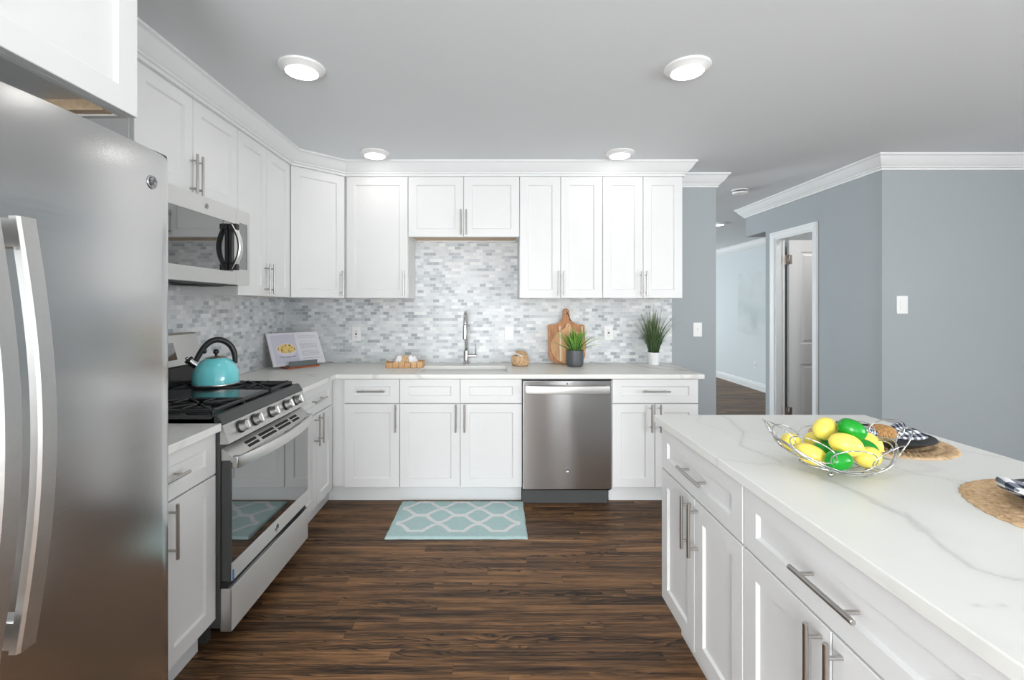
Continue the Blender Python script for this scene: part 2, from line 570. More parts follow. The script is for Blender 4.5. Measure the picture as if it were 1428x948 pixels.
M = dict(
    white=plain('white_cabinet_paint', (0.80, 0.80, 0.795), 0.38, var=0.015),
    trim=plain('white_trim_paint', (0.80, 0.81, 0.81), 0.40, var=0.015),
    ceil=plain('ceiling_paint', (0.775, 0.805, 0.825), 0.85, var=0.015, vscale=2),
    wall=plain('blue_grey_wall_paint', srgb(164, 170, 173), 0.75, var=0.02, vscale=1.5, bump=0.03),
    wall_far=plain('pale_living_room_paint', srgb(216, 222, 223), 0.75, var=0.02, vscale=1.5),
    floor=m_wood_floor(),
    tile_x=m_tile('marble_mosaic_x', 0),
    tile_y=m_tile('marble_mosaic_y', 1),
    quartz=m_quartz('white_quartz'),
    quartz_v=m_quartz('white_quartz_veined', True),
    steel=m_steel('brushed_steel', (0.60, 0.60, 0.595), 0.20, (1.5, 1.5, 200), 0.010, 0.70, 0.0),
    steel_dw=m_steel('brushed_steel_panel', (0.62, 0.62, 0.62), 0.21, (2, 2, 200), 0.002, 1.0, 0.25),
    steel_x=m_steel('brushed_steel_trim', (0.66, 0.655, 0.64), 0.36, (30, 30, 30), 0.0),
    steel_drawer=m_steel('brushed_steel_drawer', (0.78, 0.775, 0.76), 0.40, (2, 2, 200), 0.002, 0.95, 0.25),
    steel_sink=m_steel('sink_steel', (0.42, 0.42, 0.42), 0.30, (30, 30, 30), 0.0),
    nickel=plain('brushed_nickel', (0.50, 0.48, 0.46), 0.30, 1.0, 0.05, 40),
    chrome=plain('polished_chrome', (0.60, 0.60, 0.61), 0.12, 1.0, 0.01),
    black_glass=plain('black_glass', (0.012, 0.013, 0.014), 0.03, var=0.02, Specular_IOR_Level=1.0, Coat_Weight=1.0, Coat_Roughness=0.02, Coat_IOR=2.0),
    black=plain('black_plastic', (0.018, 0.019, 0.020), 0.35),
    iron=plain('cast_iron', (0.022, 0.023, 0.024), 0.42, var=0.2, vscale=60, bump=0.15),
    enamel=plain('black_enamel', (0.020, 0.021, 0.022), 0.16),
    bezel=plain('bezel_reflection_grey', (0.055, 0.057, 0.057), 0.22),  # black enamel lifted to grey, reflection put into the colour
    dark=plain('charcoal_side_panel', (0.075, 0.078, 0.078), 0.45),
    void=plain('dark_recess', (0.02, 0.02, 0.02), 0.8),
    ply=m_wood('pale_plywood', srgb(196, 168, 134), srgb(212, 186, 154), srgb(224, 202, 172), (3, 30, 30), 0.6),
    plate=plain('white_plastic_plate', (0.84, 0.84, 0.83), 0.35, var=0.01),
    acacia=m_wood('acacia_board', srgb(138, 86, 50), srgb(178, 122, 76), srgb(202, 150, 102), (26, 26, 2.2)),
    acacia_light=m_wood('light_acacia_board', srgb(176, 124, 80), srgb(208, 158, 108), srgb(224, 182, 136), (26, 26, 2.2)),
    maple=m_wood('pale_maple_stripe', srgb(226, 200, 160), srgb(236, 214, 178), srgb(243, 226, 196), (26, 26, 2.2)),
    bamboo=m_wood('bamboo_slat', srgb(176, 128, 78), srgb(205, 160, 108), srgb(224, 186, 138), (40, 40, 8)),
    redwood=m_wood('reddish_stand_wood', srgb(120, 58, 32), srgb(165, 84, 48), srgb(190, 108, 66), (6, 40, 40)),
    slate=plain('grey_metal_ledge', srgb(106, 116, 116), 0.5, 0.2, 0.1, 30),
    aqua=plain('aqua_enamel', srgb(128, 232, 238), 0.16, var=0.03, Coat_Weight=0.6),
    green_l=plain('lime_skin', srgb(12, 150, 36), 0.20, var=0.10, vscale=20, bump=0.1),
    yellow_l=plain('lemon_skin', srgb(252, 229, 104), 0.30, var=0.06, vscale=20, bump=0.15),
    straw=m_straw('woven_straw', srgb(158, 124, 90), srgb(212, 178, 138), srgb(232, 206, 170)),
    rattan=m_straw('rattan_ring', srgb(130, 90, 46), srgb(186, 140, 86), srgb(216, 178, 124), 120),
    plate_black=plain('matte_black_ceramic', (0.018, 0.019, 0.021), 0.42),
    cloth_white=plain('white_cotton', (0.82, 0.81, 0.82), 0.9, var=0.05, vscale=60, bump=0.3),
    gingham=m_gingham('navy_check_cotton'),
    grey_pot=plain('charcoal_pot', srgb(82, 85, 88), 0.42, var=0.05),
    white_pot=plain('white_ceramic', (0.80, 0.80, 0.80), 0.35),
    soil=plain('potting_soil', srgb(50, 40, 32), 0.9, var=0.3, vscale=90),
    leaf_a=m_attr('succulent_leaf', 0.45),
    leaf_b=m_attr('grass_blade', 0.5),
    rug=m_attr('aqua_bath_rug', 0.95, 0.9, 260),
    page=m_attr('printed_page', 0.55),
    canvas=m_attr('painted_canvas', 0.8),
    rubber=plain('black_rubber', (0.02, 0.02, 0.02), 0.6),
    hinge=plain('satin_bronze_hinge', (0.50, 0.43, 0.38), 0.35, 1.0),
    brown=plain('dark_button', (0.10, 0.05, 0.04), 0.5),
    blue_tape=plain('blue_film_tape', srgb(70, 130, 190), 0.4),
    badge_line=plain('badge_engraving', (0.24, 0.24, 0.25), 0.35, 1.0),
    badge=plain('silver_badge', (0.55, 0.55, 0.56), 0.25, 1.0),
    door=plain('interior_door_paint', (0.78, 0.775, 0.77), 0.45, var=0.01),
    leather=plain('dark_leather_cord', srgb(40, 34, 30), 0.7),
)

def emission(name, col, strength):
    n = N(name)
    n.set(Base_Color=(0.8, 0.8, 0.8), Emission_Color=col, Emission_Strength=strength)
    return n.m
M['lamp'] = emission('lamp_lens', (1.0, 0.97, 0.93), L_LAMP)
M['screen'] = emission('dark_display', (0.02, 0.05, 0.06), 0.02)

# ------------------------------------------------------------------ the room
CEIL = 2.44
WB, WL = 3.78, -1.735             # kitchen back wall and left wall
TB, TL = WB - 0.008, WL + 0.008   # tile faces
XE = 1.81                         # free end of the back wall
XH, YR = 2.768, 3.30              # hall wall (faces -X) and switch wall (faces -Y)
CT, CB = 0.903, 0.873             # counter top and underside

bm = bmesh.new(); box(bm, (-2.1, -2.8, -0.06), (5.2, 10.2, 0.0))
struct('floor', bm, M['floor'], 'dark brown oak strip floor', 'floor')
bm = bmesh.new(); box(bm, (-2.1, -2.8, CEIL), (5.2, 10.2, CEIL + 0.06))
struct('ceiling', bm, M['ceil'], 'smooth pale grey-white ceiling', 'ceiling')
bm = bmesh.new()
box(bm, (WL - 0.12, -2.7, 0), (WL, -2.3, CEIL)); box(bm, (WL - 0.12, -0.8, 0), (WL, WB + 0.12, CEIL)); box(bm, (WL - 0.12, -2.3, 0), (WL, -0.8, 0.9)); box(bm, (WL - 0.12, -2.3, 2.0), (WL, -0.8, CEIL))
struct('wall_left', bm, M['wall'], 'wall behind the range and refrigerator', 'wall')
bm = bmesh.new(); box(bm, (WL, WB, 0), (XE, WB + 0.12, CEIL))
struct('wall_back', bm, M['wall'], 'blue-grey wall behind the sink run, ending at the hall', 'wall')
# wall behind the camera with openings, those for the patio door and dining window added
bm = bmesh.new()
FX, FZS = [WL - 0.12, -1.25, 0.35, 1.2, 1.7, 2.7, 4.5, 5.0], [0, 0.6, 2.1, CEIL]
for i in range(7):
    for j in range(3):
        if not ((i in (1, 3) and j < 2) or (i == 5 and j == 1)):
            box(bm, (FX[i], -2.72, FZS[j]), (FX[i + 1], -2.6, FZS[j + 1]))
struct('wall_front', bm, M['wall'], 'wall behind the camera with the added patio door', 'wall')
# right wall with window
bm = bmesh.new()
box(bm, (5.0, -2.72, 0), (5.12, -2.3, CEIL)); box(bm, (5.0, 0.1, 0), (5.12, YR + 0.12, CEIL))
box(bm, (5.0, -2.3, 0), (5.12, 0.1, 0.65)); box(bm, (5.0, -2.3, 2.05), (5.12, 0.1, CEIL))
struct('wall_right', bm, M['wall'], 'right-hand dining wall with a window', 'wall')
bm = bmesh.new(); box(bm, (XH, YR, 0), (5.0, YR + 0.12, CEIL))
struct('wall_switch', bm, M['wall'], 'blue-grey wall on the right with a light switch', 'wall')
# hall wall with the door opening, solid end and the soffit over the passage beyond
DY0, DY1, DZ = 4.010, 4.560, 2.035
bm = bmesh.new()
xs = [YR + 0.12, DY0, DY1, 4.72, 5.10]
slab(bm, xs, [0, DZ, 2.13, CEIL], lambda i, j: not ((i == 1 and j == 0) or (i == 3 and j < 2)), 0, 0.088)
bmesh.ops.transform(bm, matrix=Matrix(((0, 0, 1, XH), (1, 0, 0, 0), (0, 1, 0, 0), (0, 0, 0, 1))), verts=bm.verts)
struct('wall_hall', bm, M['wall'], 'blue-grey hall wall with the open interior door', 'wall')
bm = bmesh.new(); box(bm, (XH + 0.0885, 4.62, 0), (4.28, 4.72, CEIL)); box(bm, (XH + 0.0885, 4.7205, 2.13), (4.28, 5.10, CEIL)); box(bm, (4.2, YR + 0.12, 0), (4.28, 4.62, CEIL))
struct('wall_closet', bm, M['wall'], 'walls of the small room behind the open door', 'wall')
bm = bmesh.new(); box(bm, (4.28, 4.6, 0), (4.40, 10.1, CEIL))
struct('wall_far', bm, M['wall_far'], 'pale living-room wall seen past the kitchen', 'wall')
bm = bmesh.new(); box(bm, (-1.9, 10.0, 0), (2.4, 10.1, CEIL)); box(bm, (4.0, 10.0, 0), (4.28, 10.1, CEIL)); box(bm, (2.4, 10.0, 0), (4.0, 10.1, 0.3)); box(bm, (2.4, 10.0, 2.1), (4.0, 10.1, CEIL))
struct('wall_end', bm, M['wall_far'], 'end wall of the living room', 'wall')
bm = bmesh.new()
box(bm, (-2.0, WB + 0.12, 0), (-1.9, 5.7, CEIL)); box(bm, (-2.0, 8.7, 0), (-1.9, 10.0, CEIL))
box(bm, (-2.0, 5.7, 0), (-1.9, 8.7, 0.6)); box(bm, (-2.0, 5.7, 2.1), (-1.9, 8.7, CEIL))
struct('wall_living', bm, M['wall_far'], 'window wall of the living room', 'wall')

# window frames (outside the photograph, where the daylight enters)
def window_frame(name, label, lo, hi, axis, bars):
    bm = bmesh.new()
    t = 0.05
    x0, z0, x1, z1 = lo[0], lo[1], hi[0], hi[1]
    d0, d1 = axis[1], axis[2]
    def bar(a0, b0, a1, b1):
        if axis[0] == 'y':
            box(bm, (a0, d0, b0), (a1, d1, b1), 0.004)
        else:
            box(bm, (d0, a0, b0), (d1, a1, b1), 0.004)
    bar(x0, z0, x0 + t, z1); bar(x1 - t, z0, x1, z1); bar(x0, z1 - t, x1, z1); bar(x0, z0, x1, z0 + t)
    for q in bars:
        bar(q - 0.035, z0, q + 0.035, z1)
    struct(name, bm, M['trim'], label, 'window')
window_frame('window_1', 'white sliding patio door frame, added unseen behind the camera', (-1.25, 0.0), (0.35, 2.1), ('y', -2.64, -2.58), (-0.45,))
window_frame('window_4', 'white narrow glazed door frame', (1.2, 0.0), (1.7, 2.1), ('y', -2.64, -2.58), (1.37, 1.54))
window_frame('window_5', 'white double dining window frame, added unseen behind the camera', (2.7, 0.6), (4.5, 2.1), ('y', -2.64, -2.58), (3.6,))
window_frame('window_2', 'white dining window frame', (-2.3, 0.65), (0.1, 2.05), ('x', 4.97, 5.03), (-1.1,))
window_frame('window_3', 'white living-room window frame', (5.7, 0.6), (8.7, 2.1), ('x', -1.93, -1.87), (7.2,))

window_frame('window_7', 'white end window frame added unseen in the living room', (2.4, 0.3), (4.0, 2.1), ('y', 9.97, 10.03), (3.2,))
window_frame('window_6', 'white window frame added unseen in the left wall behind the camera', (-2.3, 0.9), (-0.8, 2.0), ('x', WL - 0.045, WL + 0.01), (-1.55,))

# crown mouldings
CROWN = [(0, 0), (0.082, 0), (0.082, -0.012), (0.074, -0.017), (0.068, -0.022), (0.060, -0.036), (0.048, -0.055), (0.034, -0.070), (0.024, -0.077), (0.024, -0.084), (0.014, -0.089), (0.014, -0.103), (0.0, -0.105)]
XU, YU = -1.41, 3.457
bm = bmesh.new(); box(bm, (WL, 1.203, 2.335), (XU - 0.0005, 1.7985, CEIL - 0.002)); sweep(bm, [(XU, 1.205), (XU, 3.172), (-1.125, YU), (1.405, YU), (1.405, WB)], CROWN, CEIL, 1)
struct('trim_1', bm, M['trim'], 'white crown moulding along the upper cabinets', 'crown moulding', smooth_angle=25)
bm = bmesh.new(); sweep(bm, [(1.42, WB), (XE, WB), (XE, WB + 0.12)], CROWN, CEIL, 1)
struct('trim_2', bm, M['trim'], 'short white crown moulding at the end of the back wall', 'crown moulding', smooth_angle=25)
bm = bmesh.new(); sweep(bm, [(5.0, YR), (XH, YR), (XH, 5.10), (4.28, 5.10)], CROWN, CEIL, -1)
struct('trim_3', bm, M['trim'], 'white crown moulding along the right and hall walls', 'crown moulding', smooth_angle=25)
bm = bmesh.new(); sweep(bm, [(4.28, 5.10), (4.28, 10.0)], CROWN, CEIL, -1)
struct('trim_4', bm, M['trim'], 'white crown moulding on the far living-room wall', 'crown moulding', smooth_angle=25)
BASE = [(0, 0), (0.016, 0), (0.016, 0.085), (0.011, 0.10), (0.011, 0.112), (0.005, 0.125), (0, 0.125)]
bm = bmesh.new(); sweep(bm, [(4.28, 4.75), (4.28, 10.0)], BASE, 0, -1)
struct('baseboard_far', bm, M['trim'], 'white baseboard on the far living-room wall', 'baseboard')
bm = bmesh.new(); sweep(bm, [(5.0, YR), (XH, YR), (XH, DY0 - 0.06)], BASE, 0, -1)
struct('baseboard_right', bm, M['trim'], 'white baseboard along the right wall', 'baseboard')
bm = bmesh.new(); sweep(bm, [(1.42, WB), (XE, WB), (XE, WB + 0.12)], BASE, 0, 1)
struct('baseboard_back', bm, M['trim'], 'white baseboard at the end of the back wall', 'baseboard')

# tile backsplash
bm = bmesh.new()
slab(bm, [WL, -0.654, 0.182, 1.445], [CT + 0.0005, 1.44, 1.90], lambda i, j: j == 0 or i == 1, 0, 0.0079)
bmesh.ops.transform(bm, matrix=Matrix(((1, 0, 0, 0), (0, 0, 1, TB + 0.0001), (0, 1, 0, 0), (0, 0, 0, 1))), verts=bm.verts)
struct('trim_5', bm, M['tile_x'], 'grey marble brick mosaic backsplash behind the sink', 'backsplash')
bm = bmesh.new()
box(bm, (WL, 1.21, CT + 0.0005), (TL, TB - 0.0005, 1.60))
struct('trim_6', bm, M['tile_y'], 'grey marble brick mosaic backsplash behind the range', 'backsplash')

# door casing, jamb and the open interior door
bm = bmesh.new()
CAS = [(0, 0), (0.020, 0), (0.020, 0.014), (0.015, 0.024), (0.015, 0.040), (0.010, 0.052), (0.006, 0.058), (0, 0.058)]
def casing(side):
    # mitred three-sided architrave around the opening, on the kitchen face
    path = [(DY0, 0.0), (DY0, DZ), (DY1, DZ), (DY1, 0.0)]
    dirs = [(-1, 0), (-1, 1), (1, 1), (1, 0)]
    rings = []
    for (y, z), (dy, dz) in zip(path, dirs):
        rings.append([bm.verts.new((XH - o, y + dy * u, z + dz * u)) for o, u in [(h, (q)) for h, q in [(0, 0)] + [(0.012, 0.0), (0.013, 0.02), (0.016, 0.034), (0.020, 0.044), (0.020, 0.058), (0, 0.058)]]])
    k = len(rings[0])
    for i in range(3):
        for j in range(k):
            bm.faces.new((rings[i][j], rings[i][(j + 1) % k], rings[i + 1][(j + 1) % k], rings[i + 1][j]))
    bm.faces.new(rings[0]); bm.faces.new(rings[-1][::-1])
casing(1)
# jamb lining
box(bm, (XH, DY0, 0), (XH + 0.088, DY0 + 0.015, DZ)); box(bm, (XH, DY1 - 0.015, 0), (XH + 0.088, DY1, DZ)); box(bm, (XH, DY0 + 0.015, DZ - 0.015), (XH + 0.088, DY1 - 0.015, DZ))
box(bm, (XH + 0.060, DY1 - 0.026, 0), (XH + 0.078, DY1 - 0.015, DZ - 0.015)); box(bm, (XH + 0.060, DY0 + 0.015, 0), (XH + 0.078, DY0 + 0.026, DZ - 0.015))
struct('trim_7', bm, M['trim'], 'white door casing and jamb of the open door', 'door casing')

def panel_slab(bm, w, h, t, panels, mat=0):
    """door slab in local x (0..w), y (0 front..t), z (0..h) with raised panels on the front"""
    xs = sorted(set([0, w] + [p[0] for p in panels] + [p[2] for p in panels]))
    zs = sorted(set([0, h] + [p[1] for p in panels] + [p[3] for p in panels]))
    def vert(x, y, z): return bm.verts.new((x, y, z))
    for i in range(len(xs) - 1):
        for j in range(len(zs) - 1):
            x0, x1, z0, z1 = xs[i], xs[i + 1], zs[j], zs[j + 1]
            if any(abs(p[0] - x0) < 1e-6 and abs(p[1] - z0) < 1e-6 for p in panels):
                steps = [(0, 0), (0.008, 0.008), (0.022, 0.008), (0.040, 0.002)]
                rings = [[vert(x0 + s, y, z0 + s), vert(x1 - s, y, z0 + s), vert(x1 - s, y, z1 - s), vert(x0 + s, y, z1 - s)] for s, y in steps]
                for a, b in zip(rings, rings[1:]):
                    for k in range(4):
                        bm.faces.new((a[k], a[(k + 1) % 4], b[(k + 1) % 4], b[k]))
                bm.faces.new(rings[-1])
            else:
                bm.faces.new((vert(x0, 0, z0), vert(x1, 0, z0), vert(x1, 0, z1), vert(x0, 0, z1)))
    A = [vert(0, 0, 0), vert(w, 0, 0), vert(w, 0, h), vert(0, 0, h)]
    B = [vert(0, t, 0), vert(w, t, 0), vert(w, t, h), vert(0, t, h)]
    for k in range(4):
        bm.faces.new((A[k], A[(k + 1) % 4], B[(k + 1) % 4], B[k]))
    bm.faces.new(B[::-1])
    bmesh.ops.remove_doubles(bm, verts=bm.verts, dist=1e-5)

dr = bpy.data.objects.new('door_1', None); COL.objects.link(dr)
dr.location = (2.876, 4.512, 0.012)
tag(dr, 'white panelled interior door standing open in the hall wall', 'door', kind='structure')
bm = bmesh.new()
panel_slab(bm, 0.54, 2.0, 0.035, [(0.112, 0.20, 0.428, 0.79), (0.112, 0.985, 0.428, 1.885)])
obj('door_leaf', bm, M['door'], dr)
for hz in (0.32, 1.81):
    bm = bmesh.new()
    box(bm, (-0.052, 0.0305, hz - 0.045), (-0.018, 0.0329, hz + 0.045)); box(bm, (-0.019, 0.0, hz - 0.045), (-0.001, 0.032, hz + 0.045)); cyl(bm, (-0.004, -0.004, hz - 0.047), (-0.004, -0.004, hz + 0.047), 0.006, 10)
    box(bm, (-0.002, -0.0015, hz - 0.045), (0.028, 0.0, hz + 0.045)); box(bm, (-0.004, -0.003, hz - 0.045), (-0.0005, 0.032, hz + 0.045))
    h = obj('hinge', bm, M['hinge'], dr)
    h['label'] = 'satin bronze hinge'

# ------------------------------------------------------------------ cabinet kit
def shaker(bm, x0, x1, z0, z1, t=0.020, fw=0.060, rec=0.009, M4=None):
    """shaker front: local front face at y=0"""
    c = 0.0016
    w, h = x1 - x0, z1 - z0
    f = min(fw, h * 0.30)
    def ring(s, y): return [bm.verts.new((x0 + s, y, z0 + s)), bm.verts.new((x1 - s, y, z0 + s)), bm.verts.new((x1 - s, y, z1 - s)), bm.verts.new((x0 + s, y, z1 - s))]
    def ringf(s, y): return [bm.verts.new((x0 + fw + s, y, z0 + f + s)), bm.verts.new((x1 - fw - s, y, z0 + f + s)), bm.verts.new((x1 - fw - s, y, z1 - f - s)), bm.verts.new((x0 + fw + s, y, z1 - f - s))]
    rs = [ring(0, t), ring(0, c), ring(c, 0), ringf(0, 0), ringf(0.0008, 0.0015), ringf(0.006, rec)]
    for a, b in zip(rs, rs[1:]):
        for k in range(4):
            bm.faces.new((a[k], a[(k + 1) % 4], b[(k + 1) % 4], b[k]))
    bm.faces.new(rs[-1]); bm.faces.new(rs[0][::-1])

def bar_pull(parent, kind, a, b, L=0.188):
    """bar handle: kind 'v' at x=a, centre z=b; kind 'h' centre x=a, z=b"""
    bm = bmesh.new()
    off = 0.034
    d = Vector((0, 0, 1)) if kind == 'v' else Vector((1, 0, 0))
    c = Vector((a, -off, b))
    e = 0.0012
    r = 0.006
    tube(bm, [c - d * L / 2, c - d * (L / 2 - e), c + d * (L / 2 - e), c + d * L / 2], [r - e, r, r, r - e], 14)
    for s in (-1, 1):
        q = c + d * s * 0.064
        cyl(bm, q, Vector((q.x, 0.0, q.z)), 0.0045, 10)
    h = obj('handle', bm, M['nickel'], parent, 40)
    h['label'] = 'brushed nickel bar handle'
    return h

def cabinet(name, label, cat, loc, rotz, x0, x1, depth, z0, z1, fronts, toe=None, upper=False, group=None, body_x=None):
    t = thing(name, label, cat, loc, rotz, group)
    bm = bmesh.new()
    y0 = 0.0215
    bx0, bx1 = body_x or (x0, x1)
    if upper:
        th = 0.016
        box(bm, (bx0, y0, z0), (bx0 + th, depth, z1)); box(bm, (bx1 - th, y0, z0), (bx1, depth, z1))
        box(bm, (bx0 + th, y0, z0), (bx1 - th, y0 + 0.018, z1)); box(bm, (bx0 + th, depth - 0.012, z0 + 0.004), (bx1 - th, depth, z1))
        box(bm, (bx0 + th, y0 + 0.018, z1 - 0.02), (bx1 - th, depth - 0.012, z1))
        obj('carcass', bm, M['white'], t)
        bm = bmesh.new(); box(bm, (bx0 + th, y0 + 0.018, z0 + 0.014), (bx1 - th, depth - 0.012, z0 + 0.024))
        b = obj('bottom_panel', bm, M['ply'], t); b['label'] = 'bare plywood underside'
    else:
        box(bm, (bx0, y0, z0), (bx1, depth, z1))
        obj('carcass', bm, M['white'], t)
    if toe:
        bm = bmesh.new(); box(bm, (toe[0], toe[2], 0.0), (toe[1], toe[2] + 0.018, z0))
        box(bm, (toe[0], toe[2] + 0.018, 0.0), (toe[0] + 0.018, depth, z0)); box(bm, (toe[1] - 0.018, toe[2] + 0.018, 0.0), (toe[1], depth, z0))
        obj('toe_kick', bm, M['trim'], t)
    for f in fronts:
        bm = bmesh.new()
        shaker(bm, f[1], f[2], f[3], f[4])
        d = obj('drawer_front' if f[0] == 'drawer' else 'door', bm, M['white'], t)
        if len(f) > 5:
            bar_pull(d, *f[5])
    return t

G = 0.0018   # reveal
def dbl(x0, xm, x1, z0, z1, hz, ho=0.030):
    return [('door', x0 + G, xm - G, z0, z1, ('v', xm - ho, hz)), ('door', xm + G, x1 - G, z0, z1, ('v', xm + ho, hz))]

# base cabinets, sink wall (front faces at Y = 3.15)
YB = 3.15
DRW, DOR = (0.704, 0.867), (0.1286, 0.698)
TOE = 0.10
BD = TB - YB - 0.001
bx = cabinet('base_cabinet', 'white base cabinet with one drawer, in the corner left of the sink cabinet', 'cabinet', (0, YB, 0), 0, -1.033, -0.6545, BD, 0.1286, CB,
        [('drawer', -1.033 + G, -0.6545 - G, *DRW, ('h', -0.843, 0.787)), ('door', -1.033 + G, -0.6545 - G, *DOR, ('v', -0.678, 0.605))], (-1.176, -0.6545, TOE), body_x=(-1.126, -0.6545))
cabinet('base_cabinet', 'white sink base cabinet below the sink, two doors under two false drawer fronts', 'cabinet', (0, YB, 0), 0, -0.6545, 0.1835, BD, 0.1286, CB - 0.0005,
        [('drawer', -0.6535 + G, -0.239 - G, *DRW), ('drawer', -0.239 + G, 0.1835 - G, *DRW)] + dbl(-0.6535, -0.239, 0.1835, *DOR, 0.605), (-0.6545, 0.1835, TOE))
cabinet('base_cabinet', 'white base cabinet right of the dishwasher with one wide drawer over two doors', 'cabinet', (0, YB, 0), 0, 0.799, 1.388, BD, 0.1286, CB,
        [('drawer', 0.799 + G, 1.388 - G, *DRW, ('h', 1.093, 0.787))] + dbl(0.799, 1.0905, 1.388, *DOR, 0.605), (0.799, 1.388, TOE))
# base cabinets, range wall (front faces at X = -1.105)
XB = -1.105
LD = XB - TL - 0.001
cabinet('base_cabinet', 'white base cabinet between the range and the corner, drawer over two narrow doors', 'cabinet', (XB, 2.588, 0), pi / 2, 0, 0.540, LD, 0.1286, CB,
        [('drawer', G, 0.535, *DRW, ('h', 0.262, 0.787))] + dbl(0, 0.262, 0.537, *DOR, 0.605), (0, 0.66, 0.072), body_x=(0, 0.577))
cabinet('base_cabinet', 'white base cabinet between the refrigerator and the range, with its drawer handle half hidden', 'cabinet', (XB, 1.222, 0), pi / 2, 0, 0.6025, LD, 0.1286, CB,
        [('drawer', G, 0.6025 - G, *DRW, ('h', 0.303, 0.787))] + dbl(0, 0.303, 0.6025, *DOR, 0.605), (0, 0.6025, 0.072))

# upper cabinets, sink wall (front faces at Y = 3.457)
UZ0, UZ1, UH = 1.427, 2.335, 1.533
UD = WB - YU - 0.001
UT = CEIL - 0.004
UDS = TB - YU - 0.001
cabinet('upper_cabinet', 'tall white single-door upper cabinet left of the sink window space', 'cabinet', (0, YU, 0), 0, -1.116, -0.6545, UDS, UZ0, UT,
        [('door', -1.116 + G, -0.6545 - G, UZ0, UZ1, ('v', -0.684, UH))], upper=True)
cabinet('upper_cabinet', 'short white two-door upper cabinet above the sink', 'cabinet', (0, YU, 0), 0, -0.6535, 0.1815, UDS, 1.886, UT,
        dbl(-0.6535, -0.237, 0.1815, 1.886, UZ1, 1.992, 0.020), upper=True)
cabinet('upper_cabinet', 'tall white two-door upper cabinet above the dishwasher', 'cabinet', (0, YU, 0), 0, 0.1825, 0.8045, UDS, UZ0, UT,
        dbl(0.1825, 0.491, 0.8045, UZ0, UZ1, UH, 0.020), upper=True)
cabinet('upper_cabinet', 'tall white two-door upper cabinet above the tall grass plant, last on the right', 'cabinet', (0, YU, 0), 0, 0.8055, 1.405, UDS, UZ0, UT,
        dbl(0.8055, 1.109, 1.405, UZ0, UZ1, UH, 0.020), upper=True)
# diagonal corner cabinet
t = thing('upper_cabinet', 'white upper corner cabinet with a diagonal door above the cookbook', 'cabinet', (XU, 3.172, 0), radians(45))
L45 = 0.4035
bm = bmesh.new()
# pentagon carcass in world coordinates, brought into the local frame
pent = [(XU - 0.0215 * 0.7071, 3.1725 + 0.0215 * 0.7071), (-1.1175 - 0.0215 * 0.7071 - 0.004, 3.465 + 0.0215 * 0.7071 - 0.004), (-1.1175, 3.49), (-1.1175, TB - 0.001), (TL + 0.001, TB - 0.001), (TL + 0.001, 3.1725)]
Mi = (Matrix.Translation((XU, 3.172, 0)) @ Matrix.Rotation(radians(45), 4, 'Z')).inverted()
prism(bm, pent, UZ0 + 0.004, UT, Mi)
obj('carcass', bm, M['white'], t)
bm = bmesh.new(); shaker(bm, 0.004, L45 - 0.006, UZ0, UZ1)
bar_pull(obj('door', bm, M['white'], t), 'v', L45 - 0.036, UH)
# upper cabinets, range wall (front faces at X = -1.41)
ULD = XU - TL - 0.001
cabinet('upper_cabinet', 'tall white two-door upper cabinet between the microwave and the corner', 'cabinet', (XU, 2.527, 0), pi / 2, 0, 0.644, ULD, UZ0, UT,
        dbl(0, 0.318, 0.644, UZ0, UZ1, UH, 0.026), upper=True)
cabinet('upper_cabinet', 'short white two-door upper cabinet directly above the microwave', 'cabinet', (XU, 1.800, 0), pi / 2, 0, 0.726, XU - WL - 0.001, 1.886, UT,
        dbl(0, 0.352, 0.726, 1.886, UZ1, 1.974, 0.020), upper=True)
# deep cabinet over the refrigerator
XG = -0.929
tg = cabinet('upper_cabinet', 'deep white cabinet over the refrigerator at the top left', 'cabinet', (XG, 0.295, 0), pi / 2, 0, 0.905, XG - WL - 0.001, 1.854, UT,
        [('door', G, 0.4525 - G, 1.854, UZ1 + 0.02), ('door', 0.4525 + G, 0.905 - G, 1.854, UZ1 + 0.02)])
# raise its underside: front rail, far cleat
for ch in list(tg.children):
    if ch.name.startswith('carcass'):
        bpy.data.objects.remove(ch)
bm = bmesh.new()
dd = XG - WL - 0.001
box(bm, (0, 0.0215, 1.854), (0.905, 0.040, UT)); box(bm, (0, 0.040, 1.854), (0.016, dd, UT)); box(bm, (0.889, 0.040, 1.854), (0.905, dd, UT)); box(bm, (0.016, 0.040, 1.885), (0.889, dd, 1.90)); box(bm, (0.016, dd - 0.012, 1.90), (0.889, dd, UT))
obj('carcass', bm, M['white'], tg)
bm = bmesh.new(); box(bm, (0.862, 0.055, 1.858), (0.8885, 0.20, 1.8845))
c = obj('cleat', bm, M['ply'], tg); c['label'] = 'bare wood cleat'

# ------------------------------------------------------------------ countertops
def countertop(name, label, xs, ys, keep, mat=None):
    bm = bmesh.new(); slab(bm, xs, ys, keep, CB, CT)
    o = obj(name, bm, mat or M['quartz'])
    b = o.modifiers.new('bevel', 'BEVEL'); b.width = 0.0025; b.segments = 2; b.limit_method = 'ANGLE'
    return tag(o, label, 'countertop')
countertop('countertop', 'white veined quartz L-shaped countertop around the sink corner', [TL, -1.08, -0.556, 0.086, 1.42], [2.586, 3.125, 3.24, 3.585, TB],
           lambda i, j: (i == 0) or (j > 0 and not (i == 2 and j == 2)))
countertop('countertop', 'small white quartz countertop between the refrigerator and the range', [TL, -1.08], [1.222, 1.820], lambda i, j: True)

